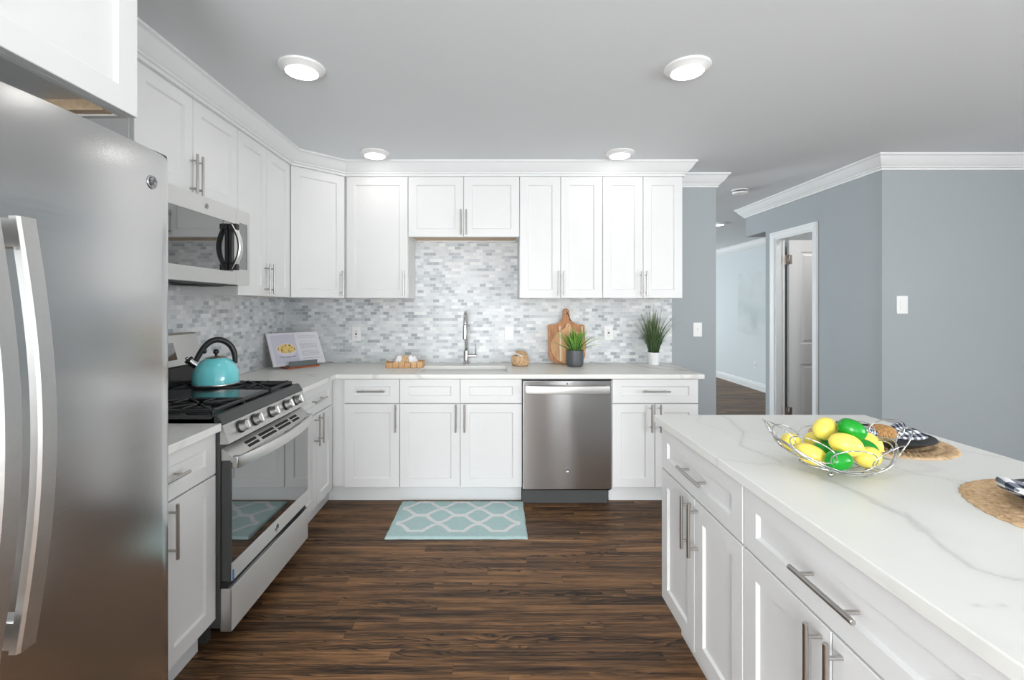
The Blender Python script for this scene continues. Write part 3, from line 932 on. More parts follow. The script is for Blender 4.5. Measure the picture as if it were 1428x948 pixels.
# sink, faucet
t = thing('sink', 'undermount stainless sink sunk into the back countertop', 'sink', (-0.235, 3.4125, 0.66))
bm = bmesh.new()
hw, hd, zt = 0.333, 0.182, CB - 0.001 - 0.66
def rrect(a, b, r, n=5):
    out = []
    for cx_, cy_, st in ((a - r, b - r, 0), (-a + r, b - r, 90), (-a + r, -b + r, 180), (a - r, -b + r, 270)):
        for k in range(n + 1):
            an = radians(st + 90 * k / n)
            out.append((cx_ + r * cos(an), cy_ + r * sin(an)))
    return out
lv = [(hw, hd, zt, 0.035), (hw - 0.016, hd - 0.012, zt, 0.03), (hw - 0.018, hd - 0.014, zt - 0.006, 0.03), (hw - 0.022, hd - 0.018, 0.02, 0.04), (hw - 0.045, hd - 0.040, 0.003, 0.04), (0.05, 0.05, 0.0, 0.049)]
rings = [[bm.verts.new((x, y, z)) for x, y in rrect(a, b, r)] for a, b, z, r in lv]
for a, b in zip(rings, rings[1:]):
    for k in range(len(a)):
        bm.faces.new((a[k], a[(k + 1) % len(a)], b[(k + 1) % len(a)], b[k]))
bm.faces.new(rings[-1])
o = obj('basin', bm, M['steel_sink'], t, 40)
sm = o.modifiers.new('solid', 'SOLIDIFY'); sm.thickness = 0.0012; sm.offset = -1
bm = bmesh.new(); lathe(bm, [(0, 0.004), (0.012, 0.004), (0.018, 0.002), (0.036, 0.002), (0.045, 0.006), (0.045, 0.0)], (0, 0, 0.001), 24)
obj('drain', bm, M['chrome'], t)

t = thing('kitchen_faucet', 'chrome pull-down faucet with a side lever behind the sink', 'faucet', (-0.232, 3.685, CT))
bm = bmesh.new()
lathe(bm, [(0, 0), (0.027, 0), (0.027, 0.006), (0.021, 0.010), (0.021, 0.105), (0.018, 0.112), (0.0, 0.112)], seg=24)
obj('base', bm, M['chrome'], t, 40)
bm = bmesh.new()
arc = [(0, 0, 0.10), (0, 0, 0.20), (0, 0, 0.33)] + [(0, -0.075 + 0.075 * cos(a), 0.33 + 0.085 * sin(a)) for a in [pi * k / 12 for k in range(1, 12)]] + [(0, -0.15, 0.33), (0, -0.15, 0.305)]
tube(bm, arc, 0.0125, 16)
obj('neck', bm, M['chrome'], t)
bm = bmesh.new()
lathe(bm, [(0, 0), (0.013, 0), (0.0175, 0.004), (0.0185, 0.03), (0.0165, 0.085), (0.0145, 0.10), (0.0145, 0.112), (0, 0.112)], (0, -0.15, 0.205), 20)
obj('spray_head', bm, M['chrome'], t, 40)
bm = bmesh.new()
cyl(bm, (0.015, 0, 0.066), (0.082, 0, 0.066), 0.0135, 18); lathe(bm, [(0, 0), (0.012, 0.002), (0.0135, 0.0)], (0.082, 0, 0.066), 16, axis=(1, 0, 0))
tube(bm, [(0.074, 0, 0.075), (0.074, -0.004, 0.11), (0.074, -0.010, 0.155)], [0.0042, 0.0036, 0.003], 10)
obj('lever', bm, M['chrome'], t, 40)

# ------------------------------------------------------------------ badge (round appliance emblem)
def badge(parent, c, nrm, r=0.013, up=(0, 0, 1)):
    nrm = Vector(nrm); up = Vector(up); right = up.cross(nrm).normalized()
    bm = bmesh.new()
    lathe(bm, [(0, 0.0012), (r * 0.80, 0.0012), (r * 0.84, 0.0020), (r * 0.95, 0.0020), (r, 0.0), ], c, 28, axis=nrm)
    def q(u, v, d=0.0016): return Vector(c) + right * (u * r) + up * (v * r) + nrm * d
    # two interlocked cursive loops and a little border of curls
    g = [q(-0.10 - 0.24 * cos(a) , 0.22 * sin(a) + 0.05) for a in [2 * pi * k / 14 for k in range(14)]]
    tube(bm, g, r * 0.045, 5, closed=True, mat=1)
    tube(bm, [q(0.02, 0.1), q(0.0, -0.2), q(-0.15, -0.40), q(-0.35, -0.30)], r * 0.045, 5, mat=1)
    tube(bm, [q(0.42, 0.22), q(0.25, 0.32), q(0.14, 0.15), q(0.28, 0.02), q(0.12, -0.12), q(0.22, -0.30), q(0.44, -0.18)], r * 0.045, 5, mat=1)
    for k in range(4):
        a0 = pi / 2 * k + 0.3
        tube(bm, [q(0.66 * cos(a0 + 0.2 * i), 0.66 * sin(a0 + 0.2 * i)) for i in range(5)], r * 0.035, 5, mat=1)
    o = obj('badge', bm, [M['badge'], M['badge_line']], parent)
    o['label'] = 'round silver emblem badge'
    return o

# ------------------------------------------------------------------ dishwasher
t = thing('dishwasher', 'stainless dishwasher built in right of the sink cabinet', 'dishwasher', (0.4895, 3.13, 0))
hw = 0.302
bm = bmesh.new(); box(bm, (-hw, 0.045, 0.10), (hw, 0.62, 0.868)); box(bm, (-hw, 0.016, 0.860), (hw, 0.045, 0.868))
obj('tub', bm, M['black'], t)
bm = bmesh.new(); box(bm, (-hw, 0.0, 0.121), (hw, 0.044, 0.858), 0.004, seg=2)
d = obj('door', bm, M['steel_dw'], t, 35)
bm = bmesh.new()
def dw_handle(u, v):
    # flat bowed bar: cross-section loop v, along u
    x = -0.280 + 0.56 * u
    bow = 0.030 + 0.016 * sin(pi * u)
    a = 2 * pi * v
    cs = [(0, -0.026), (-0.006, -0.024), (-0.009, 0.0), (-0.006, 0.024), (0, 0.026), (0.004, 0.022), (0.005, 0), (0.004, -0.022)]
    i = int(round(v * 8)) % 8
    return Vector((x, -bow + cs[i][0], 0.803 + cs[i][1]))
grid(bm, lambda v, u: dw_handle(u, v), 8, 30, closed_u=True, uv=False)
box(bm, (-0.280, -0.034, 0.779), (-0.262, 0.001, 0.827), 0.002); box(bm, (0.262, -0.034, 0.779), (0.280, 0.001, 0.827), 0.002)
obj('handle', bm, M['steel_x'], d, 40)
badge(d, (0.0, -0.0002, 0.252), (0, -1, 0), 0.014)
bm = bmesh.new(); lathe(bm, [(0, 0.0006), (0.004, 0.0006), (0.005, 0)], (0.0, 0.0, 0.838), 12, axis=(0, -1, 0))
obj('indicator', bm, M['black'], d)
bm = bmesh.new(); box(bm, (-hw, 0.075, 0.0), (hw - 0.012, 0.10, 0.10)); box(bm, (-hw, 0.045, 0.098), (hw, 0.101, 0.116))
obj('toe_panel', bm, M['dark'], t)

# ------------------------------------------------------------------ gas range (local: x along the wall, -y out into the room)
RY0, RW = 1.826, 0.756
t = thing('gas_range', 'stainless gas range with black grates on the left wall', 'range', (-1.05, RY0, 0), pi / 2)
dep = -1.05 - TL - 0.002       # back of the range behind the oven-door face
bm = bmesh.new()
box(bm, (0, 0.040, 0.09), (RW, dep - 0.03, 0.895)); 
for x in (0.04, RW - 0.07):
    for y in (0.12, 0.58):
        box(bm, (x, y, 0.0), (x + 0.03, y + 0.03, 0.09))
obj('body', bm, M['dark'], t)
# cooktop: shallow black tray with a glossy rolled front edge
bm = bmesh.new()
prism(bm, [(0.034, 0.893), (0.028, 0.897), (0.050, 0.932), (0.062, 0.934), (0.075, 0.918), (dep - 0.10, 0.918), (dep - 0.09, 0.934), (dep - 0.075, 0.934), (dep - 0.075, 0.893)], 0.0, RW,
      Matrix(((0, 0, 1, 0), (1, 0, 0, 0), (0, 1, 0, 0), (0, 0, 0, 1))))
box(bm, (0.0, 0.06, 0.894), (0.014, dep - 0.08, 0.932), 0.003); box(bm, (RW - 0.014, 0.06, 0.894), (RW, dep - 0.08, 0.932), 0.003)
obj('cooktop', bm, M['bezel'], t, 30)
# slanted control panel
bm = bmesh.new()
prism(bm, [(0.036, 0.893), (0.031, 0.893), (0.006, 0.828), (0.004, 0.820), (0.012, 0.818), (0.045, 0.818)], 0.0, RW,
      Matrix(((0, 0, 1, 0), (1, 0, 0, 0), (0, 1, 0, 0), (0, 0, 0, 1))))
cp = obj('control_panel', bm, M['steel_x'], t, 30)
nk = Vector((0, -0.933, 0.359))
for kx in (0.108, 0.222, 0.372, 0.526, 0.640):
    bm = bmesh.new()
    c0 = Vector((kx, 0.019, 0.861))
    lathe(bm, [(0, 0), (0.027, 0), (0.027, 0.006), (0.0235, 0.008), (0.0225, 0.032), (0.0205, 0.036), (0, 0.036)], c0, 24, axis=nk, mats=[1, 1, 1, 0, 0, 0])
    upk = Vector((0, 0.359, 0.933))
    A = c0 + nk * 0.036
    # grip ridge across the knob face
    for s in (-1,):
        p0, p1 = A - upk * 0.019, A + upk * 0.019
        tube(bm, [p0, p0 + upk * 0.004 + nk * 0.004, p1 - upk * 0.004 + nk * 0.004, p1], [0.004, 0.0055, 0.0055, 0.004], 8)
    k = obj('knob', bm, [M['steel_x'], M['black']], cp, 40)
# oven door
bm = bmesh.new()
box(bm, (0.004, 0.0, 0.271), (RW - 0.004, 0.038, 0.752), 0.003)
door = obj('oven_door', bm, M['dark'], t, 30)
bm = bmesh.new(); box(bm, (0.006, -0.0035, 0.345), (RW - 0.006, -0.0002, 0.745), 0.001)
obj('glass', bm, M['black_glass'], door)
bm = bmesh.new(); box(bm, (0.005, -0.0065, 0.273), (RW - 0.005, -0.0002, 0.3445), 0.002)
bs = obj('trim_strip', bm, M['steel_drawer'], door); bs['label'] = 'stainless lower trim strip'
# vented upper trim, sloping back from the handle, with slots
bm = bmesh.new()
prism(bm, [(-0.008, 0.7455), (-0.014, 0.758), (0.034, 0.800), (0.038, 0.797), (0.038, 0.7524), (-0.0002, 0.7524), (-0.0002, 0.7455)], 0.005, RW - 0.005,
      Matrix(((0, 0, 1, 0), (1, 0, 0, 0), (0, 1, 0, 0), (0, 0, 0, 1))))
for x0, x1 in ((0.135, 0.225), (0.250, 0.385), (0.405, 0.540), (0.560, 0.640)):
    for s in (0.30, 0.60):
        y = -0.014 + 0.048 * s; z = 0.758 + 0.042 * s
        prism(bm, [(y - 0.0050, z - 0.0052), (y + 0.0050, z + 0.0036), (y + 0.0044, z + 0.0044), (y - 0.0056, z - 0.0044)], x0, x1, Matrix(((0, 0, 1, 0), (1, 0, 0, 0), (0, 1, 0, 0), (0, 0, 0, 1))), mat=1)
vt = obj('vent_trim', bm, [M['steel_x'], M['void']], door)
bm = bmesh.new()
def ov_handle(u, v):
    x = 0.008 + (RW - 0.016) * u
    bow = 0.022 + 0.040 * sin(pi * u) ** 0.8
    cs = [(0.004, -0.026), (-0.005, -0.025), (-0.009, 0.0), (-0.005, 0.025), (0.004, 0.026), (0.006, 0.02), (0.006, 0), (0.006, -0.02)]
    i = int(round(v * 8)) % 8
    return Vector((x, -bow + cs[i][0], 0.744 + cs[i][1] * 0.92))
grid(bm, lambda v, u: ov_handle(u, v), 8, 40, closed_u=True, uv=False)
box(bm, (0.008, -0.026, 0.720), (0.026, -0.002, 0.768), 0.003); box(bm, (RW - 0.026, -0.026, 0.720), (RW - 0.008, -0.002, 0.768), 0.003)
obj('handle', bm, M['steel_x'], door, 40)
bm = bmesh.new(); box(bm, (0.0045, -0.0072, 0.274), (0.016, -0.0066, 0.318))
obj('protective_film', bm, M['blue_tape'], door)['label'] = 'scrap of blue protective film'
badge(door, (RW * 0.5, -0.0066, 0.309), (0, -1, 0), 0.016)
# storage drawer
bm = bmesh.new(); box(bm, (0.003, -0.004, 0.072), (RW - 0.003, 0.042, 0.245), 0.005, seg=2)
obj('storage_drawer', bm, M['steel_drawer'], t, 35)
bm = bmesh.new(); box(bm, (0.002, 0.012, 0.246), (RW - 0.002, 0.039, 0.270))
obj('drawer_gap', bm, M['void'], t)
# backguard
bm = bmesh.new()
Mx = Matrix(((0, 0, 1, 0), (1, 0, 0, 0), (0, 1, 0, 0), (0, 0, 0, 1)))
yb = dep
prism(bm, [(yb, 0.90), (yb, 1.222), (yb - 0.040, 1.222), (yb - 0.048, 1.214), (yb - 0.092, 1.058), (yb - 0.086, 1.052), (yb - 0.058, 1.050), (yb - 0.058, 0.90)], 0.0, RW, Mx)
for f in bm.faces:
    pass
bg = obj('backguard', bm, M['steel_x'], t, 20)
bm = bmesh.new(); box(bm, (0.0, yb - 0.0745, 0.9185), (RW, yb - 0.0585, 1.0495), 0.003)
obj('backguard_base', bm, M['enamel'], t)
# display on the slanted face
bm = bmesh.new()
sl = Vector((0, -0.044, -0.156)).normalized(); nn = Vector((0, -0.156, 0.044)).normalized()
p0 = Vector((0, yb - 0.048, 1.214)) + nn * 0.0008
va, vb = p0 + sl * 0.040, p0 + sl * 0.130
vsd = []
for off in (0, 0.0015):
    vsd.append([bm.verts.new(Vector((x, 0, 0)) + v + nn * off) for x, v in ((0.20, va), (0.555, va), (0.555, vb), (0.20, vb))])
bm.faces.new(vsd[1]); bm.faces.new(vsd[0][::-1])
for k in range(4):
    bm.faces.new((vsd[0][k], vsd[0][(k + 1) % 4], vsd[1][(k + 1) % 4], vsd[1][k]))
obj('display', bm, M['black_glass'], bg)
# burners, grates and griddle
def burner(x, y, r):
    bm = bmesh.new()
    lathe(bm, [(r + 0.012, 0), (r + 0.010, 0.006), (r, 0.008), (r, 0.014), (r - 0.004, 0.019), (0, 0.020)], (x, y, 0.9178), 24)
    return obj('burner', bm, M['iron'], t)
ya, yc = 0.11, dep - 0.125
for x, y, r in ((0.13, 0.20, 0.042), (0.13, 0.42, 0.034), (0.625, 0.20, 0.034), (0.625, 0.42, 0.042)):
    burner(x, y, r)
def grate(x0, x1):
    bm = bmesh.new()
    y0, y1 = 0.085, dep - 0.095
    zt, zb = 0.952, 0.919
    def barp(a, b, w=0.013, h=0.015, zt=zt):
        a, b = Vector(a), Vector(b)
        d = (b - a).normalized(); s = Vector((-d.y, d.x)) * w / 2
        q = [a - s, a + s, b + s, b - s]
        q = [(v.x, v.y) for v in q]
        prism(bm, q, zt - h, zt, bev=0.0025, seg=1)
    barp((x0, y0), (x0, y1)); barp((x1, y0), (x1, y1)); barp((x0, y0), (x1, y0)); barp((x0, y1), (x1, y1))
    ym = (y0 + y1) / 2
    barp((x0, ym), (x1, ym))
    xm = (x0 + x1) / 2
    for yq in ((y0 + ym) / 2, (ym + y1) / 2):
        for a in range(8):
            an = pi / 4 * a + pi / 8 * 0
            c, s = cos(an), sin(an)
            R = min((x1 - x0) / 2 / max(1e-6, abs(c)), (ym - y0) / 2 / max(1e-6, abs(s)))
            barp((xm + c * 0.022, yq + s * 0.022), (xm + c * R, yq + s * R), 0.009, 0.011, zt + 0.003)
    for xx in (x0, x1):
        for yy in (y0, ym, y1):
            box(bm, (xx - 0.007, yy - 0.007, zb), (xx + 0.007, yy + 0.007, zt - 0.004), 0.002)
    return obj('grate', bm, M['iron'], t, 40)
grate(0.026, 0.250); grate(0.506, 0.730)
bm = bmesh.new()
prism(bm, [(0.262, 0.085), (0.494, 0.085), (0.494, dep - 0.095), (0.262, dep - 0.095)], 0.926, 0.948, bev=0.006, seg=2)
prism(bm, [(0.276, 0.10), (0.480, 0.10), (0.480, dep - 0.11), (0.276, dep - 0.11)], 0.9475, 0.9495, bev=0.001, seg=1)
for x in (0.28, 0.47):
    for y in (0.10, dep - 0.12):
        box(bm, (x, y, 0.9185), (x + 0.012, y + 0.012, 0.930))
obj('griddle', bm, M['enamel'], t, 30)

# ------------------------------------------------------------------ microwave (local like the range)
MY0, MW = 1.803, 0.722
t = thing('microwave', 'stainless over-the-range microwave under the short cabinet', 'microwave', (-1.345, MY0, 0), pi / 2)
md = -1.345 - TL - 0.002
z0, z1 = 1.478, 1.872
bm = bmesh.new(); box(bm, (0.002, 0.036, z0 + 0.012), (MW - 0.002, md, z1 + 0.004)); 
obj('case', bm, M['dark'], t)
bm = bmesh.new(); box(bm, (0.02, 0.05, z0 - 0.004), (MW - 0.02, md - 0.03, z0 + 0.0115), 0.003)
obj('vent_base', bm, M['dark'], t)
for x in (0.09, 0.42):
    bm = bmesh.new()
    box(bm, (x, 0.09, z0 - 0.008), (x + 0.22, 0.22, z0 - 0.0045), 0.001)
    for k in range(9):
        box(bm, (x + 0.008 + k * 0.0235, 0.10, z0 - 0.0095), (x + 0.018 + k * 0.0235, 0.21, z0 - 0.0075))
    obj('grease_filter', bm, M['iron'], t)
xd = 0.592
bm = bmesh.new()
def face_frame(bm, x0, x1, zz0, zz1, hx0, hx1, hz0, hz1, y0, y1):
    slab(bm, [x0, hx0, hx1, x1], [zz0, hz0, hz1, zz1], lambda i, j: not (i == 1 and j == 1), -y1, -y0)
    bmesh.ops.transform(bm, matrix=Matrix(((1, 0, 0, 0), (0, 0, -1, 0), (0, 1, 0, 0), (0, 0, 0, 1))), verts=bm.verts)
face_frame(bm, 0.0, xd - 0.001, z0, z1, 0.03, xd - 0.03, 1.543, 1.792, 0.0, 0.034)
md_ = obj('door', bm, M['steel_x'], t)
bm = bmesh.new(); box(bm, (0.0302, 0.002, 1.5432), (xd - 0.0302, 0.030, 1.7918))
obj('glass', bm, M['black_glass'], md_)
bm = bmesh.new()
hx = xd - 0.058
hp = [(hx, -0.002 - 0.050 * sin(pi * (0.08 + 0.84 * k / 16)) , 1.553 + 0.225 * k / 16) for k in range(17)]
cs = [(-0.017, 0.004), (0.017, 0.004), (0.017, -0.004), (0.012, -0.009), (-0.012, -0.009), (-0.017, -0.004)]
rings = [[bm.verts.new((p[0] + a, p[1] + b, p[2])) for a, b in cs] for p in hp]
for a, b in zip(rings, rings[1:]):
    for k in range(6):
        f = bm.faces.new((a[k], a[(k + 1) % 6], b[(k + 1) % 6], b[k]))
        f.material_index = 0 if k in (2, 3, 4) else 1
bm.faces.new(rings[0]).material_index = 1; bm.faces.new(rings[-1]).material_index = 1
box(bm, (hx - 0.014, -0.042, 1.752), (hx + 0.014, 0.001, 1.783), 0.003, 1); box(bm, (hx - 0.014, -0.042, 1.548), (hx + 0.014, 0.001, 1.579), 0.003, 1)
box(bm, (hx - 0.0105, -0.018, 1.572), (hx + 0.0105, -0.0002, 1.760), 0.002, 1)
obj('handle', bm, [M['steel_x'], M['black']], md_, 40)['label'] = 'bowed handle, steel outside and black inside'
badge(md_, (0.345, -0.0002, 1.832), (0, -1, 0), 0.014)
bm = bmesh.new()
face_frame(bm, xd, MW, z0, z1, xd + 0.030, MW - 0.022, 1.560, 1.805, 0.0, 0.034)
pn = obj('control_panel', bm, M['steel_x'], t)
bm = bmesh.new(); box(bm, (xd + 0.0302, 0.003, 1.5602), (MW - 0.0222, 0.030, 1.8048))
obj('touchpad', bm, M['black_glass'], pn)

# ------------------------------------------------------------------ refrigerator (local like the range)
FY0, FW, FZ = 0.296, 0.905, 1.747
t = thing('refrigerator', 'large stainless side-by-side refrigerator filling the left edge', 'refrigerator', (-0.833, FY0, 0), pi / 2)
fd = -0.833 - WL - 0.03
bm = bmesh.new(); box(bm, (0.004, 0.075, 0.03), (FW - 0.004, fd, FZ - 0.012), 0.004)
for x in (0.05, FW - 0.1):
    for y in (0.12, fd - 0.1):
        box(bm, (x, y, 0.0), (x + 0.05, y + 0.05, 0.03))
obj('body', bm, M['dark'], t)
bm = bmesh.new(); box(bm, (0.01, 0.05, 0.01), (FW - 0.01, 0.074, 0.06))
obj('toe_grille', bm, M['black'], t)
SEAM = 0.735 - FY0
def fr_door(x0, x1, sag):
    n = 24
    out = []
    r = 0.007
    for k in range(n + 1):
        u = k / n
        x = x0 + (x1 - x0) * u
        e = min(x - x0, x1 - x)
        y = sag * (2 * u - 1) ** 2
        if e < r:
            y += r - sqrt(max(0, r * r - (r - e) ** 2))
        out.append((x, y))
    out += [(x1, 0.066), (x0, 0.066)]
    bm = bmesh.new(); prism(bm, out, 0.07, FZ, bev=0.006, seg=3)
    return bm
def fr_handle(xc):
    bm = bmesh.new()
    zt, zb = 1.512, 0.800
    n = 26
    w = 0.0165
    cs = [(-w, 0.008), (w, 0.008), (w, -0.004), (w - 0.004, -0.008), (-w + 0.004, -0.008), (-w, -0.004)]
    rings = []
    for k in range(n + 1):
        u = k / n
        y = -0.052 - 0.036 * sin(pi * u)
        rings.append([bm.verts.new((xc + a, y + b, zb + (zt - zb) * u)) for a, b in cs])
    for a, b in zip(rings, rings[1:]):
        for k in range(6):
            bm.faces.new((a[k], a[(k + 1) % 6], b[(k + 1) % 6], b[k]))
    bm.faces.new(rings[0]); bm.faces.new(rings[-1])
    for zz in (zt - 0.052, zb + 0.002):
        box(bm, (xc - w + 0.003, -0.056, zz), (xc + w - 0.003, 0.004, zz + 0.05), 0.003)
    return bm
d1 = obj('refrigerator_door', fr_door(SEAM + 0.003, FW, 0.012), M['steel'], t, 40)
d2 = obj('freezer_door', fr_door(0.0, SEAM - 0.003, 0.010), M['steel'], t, 40)
obj('handle', fr_handle(0.7635 - FY0), M['steel_x'], d1, 40)
obj('handle', fr_handle(0.706 - FY0), M['steel_x'], d2, 40)
badge(d1, (FW - 0.075, 0.0045, 1.668), (0.02, -1, 0), 0.017)
for x in (0.03, FW - 0.06):
    bm = bmesh.new(); box(bm, (x, 0.012, FZ - 0.0115), (x + 0.05, 0.12, FZ + 0.006), 0.004)
    obj('hinge_cover', bm, M['dark'], t)

# ------------------------------------------------------------------ island
IX0, IX1, IY0, IY1 = 0.677, 1.573, 0.42, 1.965
def vein_fn():
    px_lines = [
        ([(1006, 578), (1021, 587), (1027, 594), (1037, 602), (1039, 606), (1033.5, 613), (1036, 622), (1043, 625), (1057, 630), (1064, 633.6), (1080, 640), (1096, 650)], 0.0035, 0.65),
        ([(1000, 638), (1057, 647), (1085, 647), (1096, 651)], 0.0025, 0.45),
        ([(1120, 655), (1160, 671), (1181, 680), (1207, 691.4), (1214.6, 700.5), (1237.8, 708), (1261, 714.6), (1274, 725), (1289.4, 738), (1317.7, 764), (1353.7, 791), (1392.7, 803), (1440, 810)], 0.0055, 0.75),
        ([(1150, 668), (1181, 681), (1210, 695), (1245, 712), (1270, 724), (1290, 740)], 0.013, 0.78),
        ([(1225, 645), (1238, 649), (1279, 660.5), (1317.7, 667), (1356, 673), (1400, 680)], 0.003, 0.6),
        ([(1317, 667), (1341, 676), (1356, 685), (1380, 705)], 0.0022, 0.45),
        ([(1300, 620), (1330, 627), (1377, 634.7), (1425, 643)], 0.003, 0.6),
        ([(1360, 844), (1385, 846.5), (1400, 844)], 0.0018, 0.6),
    ]
    out = []
    for pts, wd, st in px_lines:
        out.append(([PZ(x, y, CT).to_2d() for x, y in pts], wd, st))
    return out
VEINS = vein_fn()
def vein_value(p):
    q = p.to_2d() if len(p) > 2 else p
    j = Vector((noise.noise(Vector((q.x * 14, q.y * 14, 1.0))), noise.noise(Vector((q.x * 14, q.y * 14, 7.0))))) * 0.010
    q = q + j
    best = 0.0
    for k, (pts, wd, st) in enumerate(VEINS):
        d = min(seg_dist(q, a, b) for a, b in zip(pts, pts[1:]))
        wv = wd * (1.0 + 0.9 * noise.noise(Vector((q.x * 9, q.y * 9, 3.0 + k))))
        best = max(best, st * math.exp(-(d / max(0.0008, wv)) ** 2))
        best = max(best, 0.22 * st * math.exp(-(d / (wd * 4)) ** 2))
    return best
nx, ny = 150, 250
xs = [IX0 + 0.003 + (IX1 - IX0 - 0.006) * i / nx for i in range(nx + 1)]
ys = [IY0 + 0.003 + (IY1 - IY0 - 0.006) * j / ny for j in range(ny + 1)]
bm = bmesh.new()
V = [[bm.verts.new((x, y, CT)) for y in ys] for x in xs]
for i in range(nx):
    for j in range(ny):
        bm.faces.new((V[i][j], V[i + 1][j], V[i + 1][j + 1], V[i][j + 1]))
rim = [V[i][0] for i in range(nx + 1)] + [V[nx][j] for j in range(1, ny + 1)] + [V[i][ny] for i in range(nx - 1, -1, -1)] + [V[0][j] for j in range(ny - 1, 0, -1)]
cxy = Vector(((IX0 + IX1) / 2, (IY0 + IY1) / 2, 0))
prev = rim
for o_, z in ((0.0021, CT - 0.0009), (0.003, CT - 0.003), (0.003, CB + 0.002), (0.001, CB)):
    ring = []
    for v in rim:
        d = v.co
        sx = -1 if abs(d.x - xs[0]) < 1e-6 else (1 if abs(d.x - xs[-1]) < 1e-6 else 0)
        sy = -1 if abs(d.y - ys[0]) < 1e-6 else (1 if abs(d.y - ys[-1]) < 1e-6 else 0)
        ring.append(bm.verts.new((d.x + sx * o_, d.y + sy * o_, z)))
    for k in range(len(rim)):
        k2 = (k + 1) % len(rim)
        bm.faces.new((prev[k], prev[k2], ring[k2], ring[k]))
    prev = ring
bm.faces.new(prev)
top = obj('island_countertop', bm, M['quartz_v'])
tag(top, 'white quartz island countertop with grey veins under the fruit basket', 'countertop')
va_ = top.data.attributes.new('vein', 'FLOAT', 'POINT')
vals = [vein_value(v.co) for v in top.data.vertices]
va_.data.foreach_set('value', vals)

XI = 0.700
IDR, IDO, IZ0 = (0.692, 0.859), (0.148, 0.686), 0.148
cabinet('island_cabinet', 'white island cabinet at the far end near the dishwasher, drawer over two doors', 'cabinet', (XI, 1.940, 0), -pi / 2, 0, 0.636, 0.605, IZ0, CB,
        [('drawer', G, 0.636 - G, *IDR, ('h', 0.340, 0.776))] + dbl(0, 0.320, 0.636, *IDO, 0.592), (0.02, 0.636, 0.075))
ic = cabinet('island_cabinet', 'white island cabinet nearest the camera, drawer over two doors', 'cabinet', (XI, 1.3035, 0), -pi / 2, 0, 0.688, 0.605, IZ0, CB,
        [('drawer', G + 0.003, 0.688 - G, *IDR, ('h', 0.352, 0.776))] + dbl(0.002, 0.344, 0.688, *IDO, 0.592), (0, 0.688, 0.075))
bm = bmesh.new(); box(bm, (0.689, 0.002, 0), (0.858, 0.605, CB - 0.0005)); box(bm, (-0.636, 0.6055, 0), (0.858, 0.62, CB - 0.0005))
obj('end_panel', bm, M['white'], ic)

# ------------------------------------------------------------------ ceiling fixtures
def downlight(x, y, label, r=0.098):
    t = thing('ceiling_light', label, 'light', (x, y, CEIL), 0, 'round recessed ceiling lights')
    bm = bmesh.new()
    lathe(bm, [(0.0, 0.0), (r, 0.0), (r + 0.002, -0.004), (r, -0.009), (r * 0.86, -0.016), (r * 0.74, -0.026), (r * 0.72, -0.026), (0.0, -0.024)], (0, 0, -0.0005), 40)
    obj('trim_ring', bm, M['plate'], t, 40)
    bm = bmesh.new()
    lathe(bm, [(0.0, -0.030), (r * 0.5, -0.0295), (r * 0.705, -0.0275), (r * 0.70, -0.0248), (0.0, -0.0248)], seg=36)
    obj('lens', bm, M['lamp'], t)
    return t
downlight(-0.868, 2.07, 'round ceiling light above the floor in front of the range, larger one on the left')
downlight(0.862, 2.07, 'round ceiling light above the far end of the island, larger one on the right')
downlight(-0.842, 3.225, 'round ceiling light in front of the corner upper cabinets, small one on the left')
downlight(0.871, 3.225, 'round ceiling light in front of the right-hand upper cabinets, small one on the right')
downlight(-0.868, 0.92, 'added round ceiling light over the gap between refrigerator and island, out of frame')  # unseen pair added to brighten the island front and floor
downlight(0.862, 0.92, 'added round ceiling light over the near end of the island, out of frame')
downlight(-0.868, -0.24, 'added round ceiling light behind the camera on the refrigerator side')  # second unseen pair, added for the same fill
downlight(0.862, -0.24, 'added round ceiling light behind the camera on the island side')
downlight(2.90, 5.96, 'tiny distant ceiling light in the living room past the back wall end', 0.07)
t = thing('smoke_detector', 'white round smoke detector on the ceiling before the hall', 'smoke detector', (2.26, 4.26, CEIL))
bm = bmesh.new(); lathe(bm, [(0, 0), (0.07, 0), (0.07, -0.010), (0.055, -0.012), (0.055, -0.020), (0.066, -0.022), (0.062, -0.036), (0.03, -0.040), (0, -0.040)], (0, 0, -0.0005), 32, mats=[0, 0, 0, 1, 0, 0, 0, 0])
obj('housing', bm, [M['plate'], M['void']], t, 40)
bm = bmesh.new(); lathe(bm, [(0.012, -0.0395), (0.012, -0.043), (0, -0.043)], (0.02, 0, 0), 14)
obj('test_button', bm, M['plate'], t)

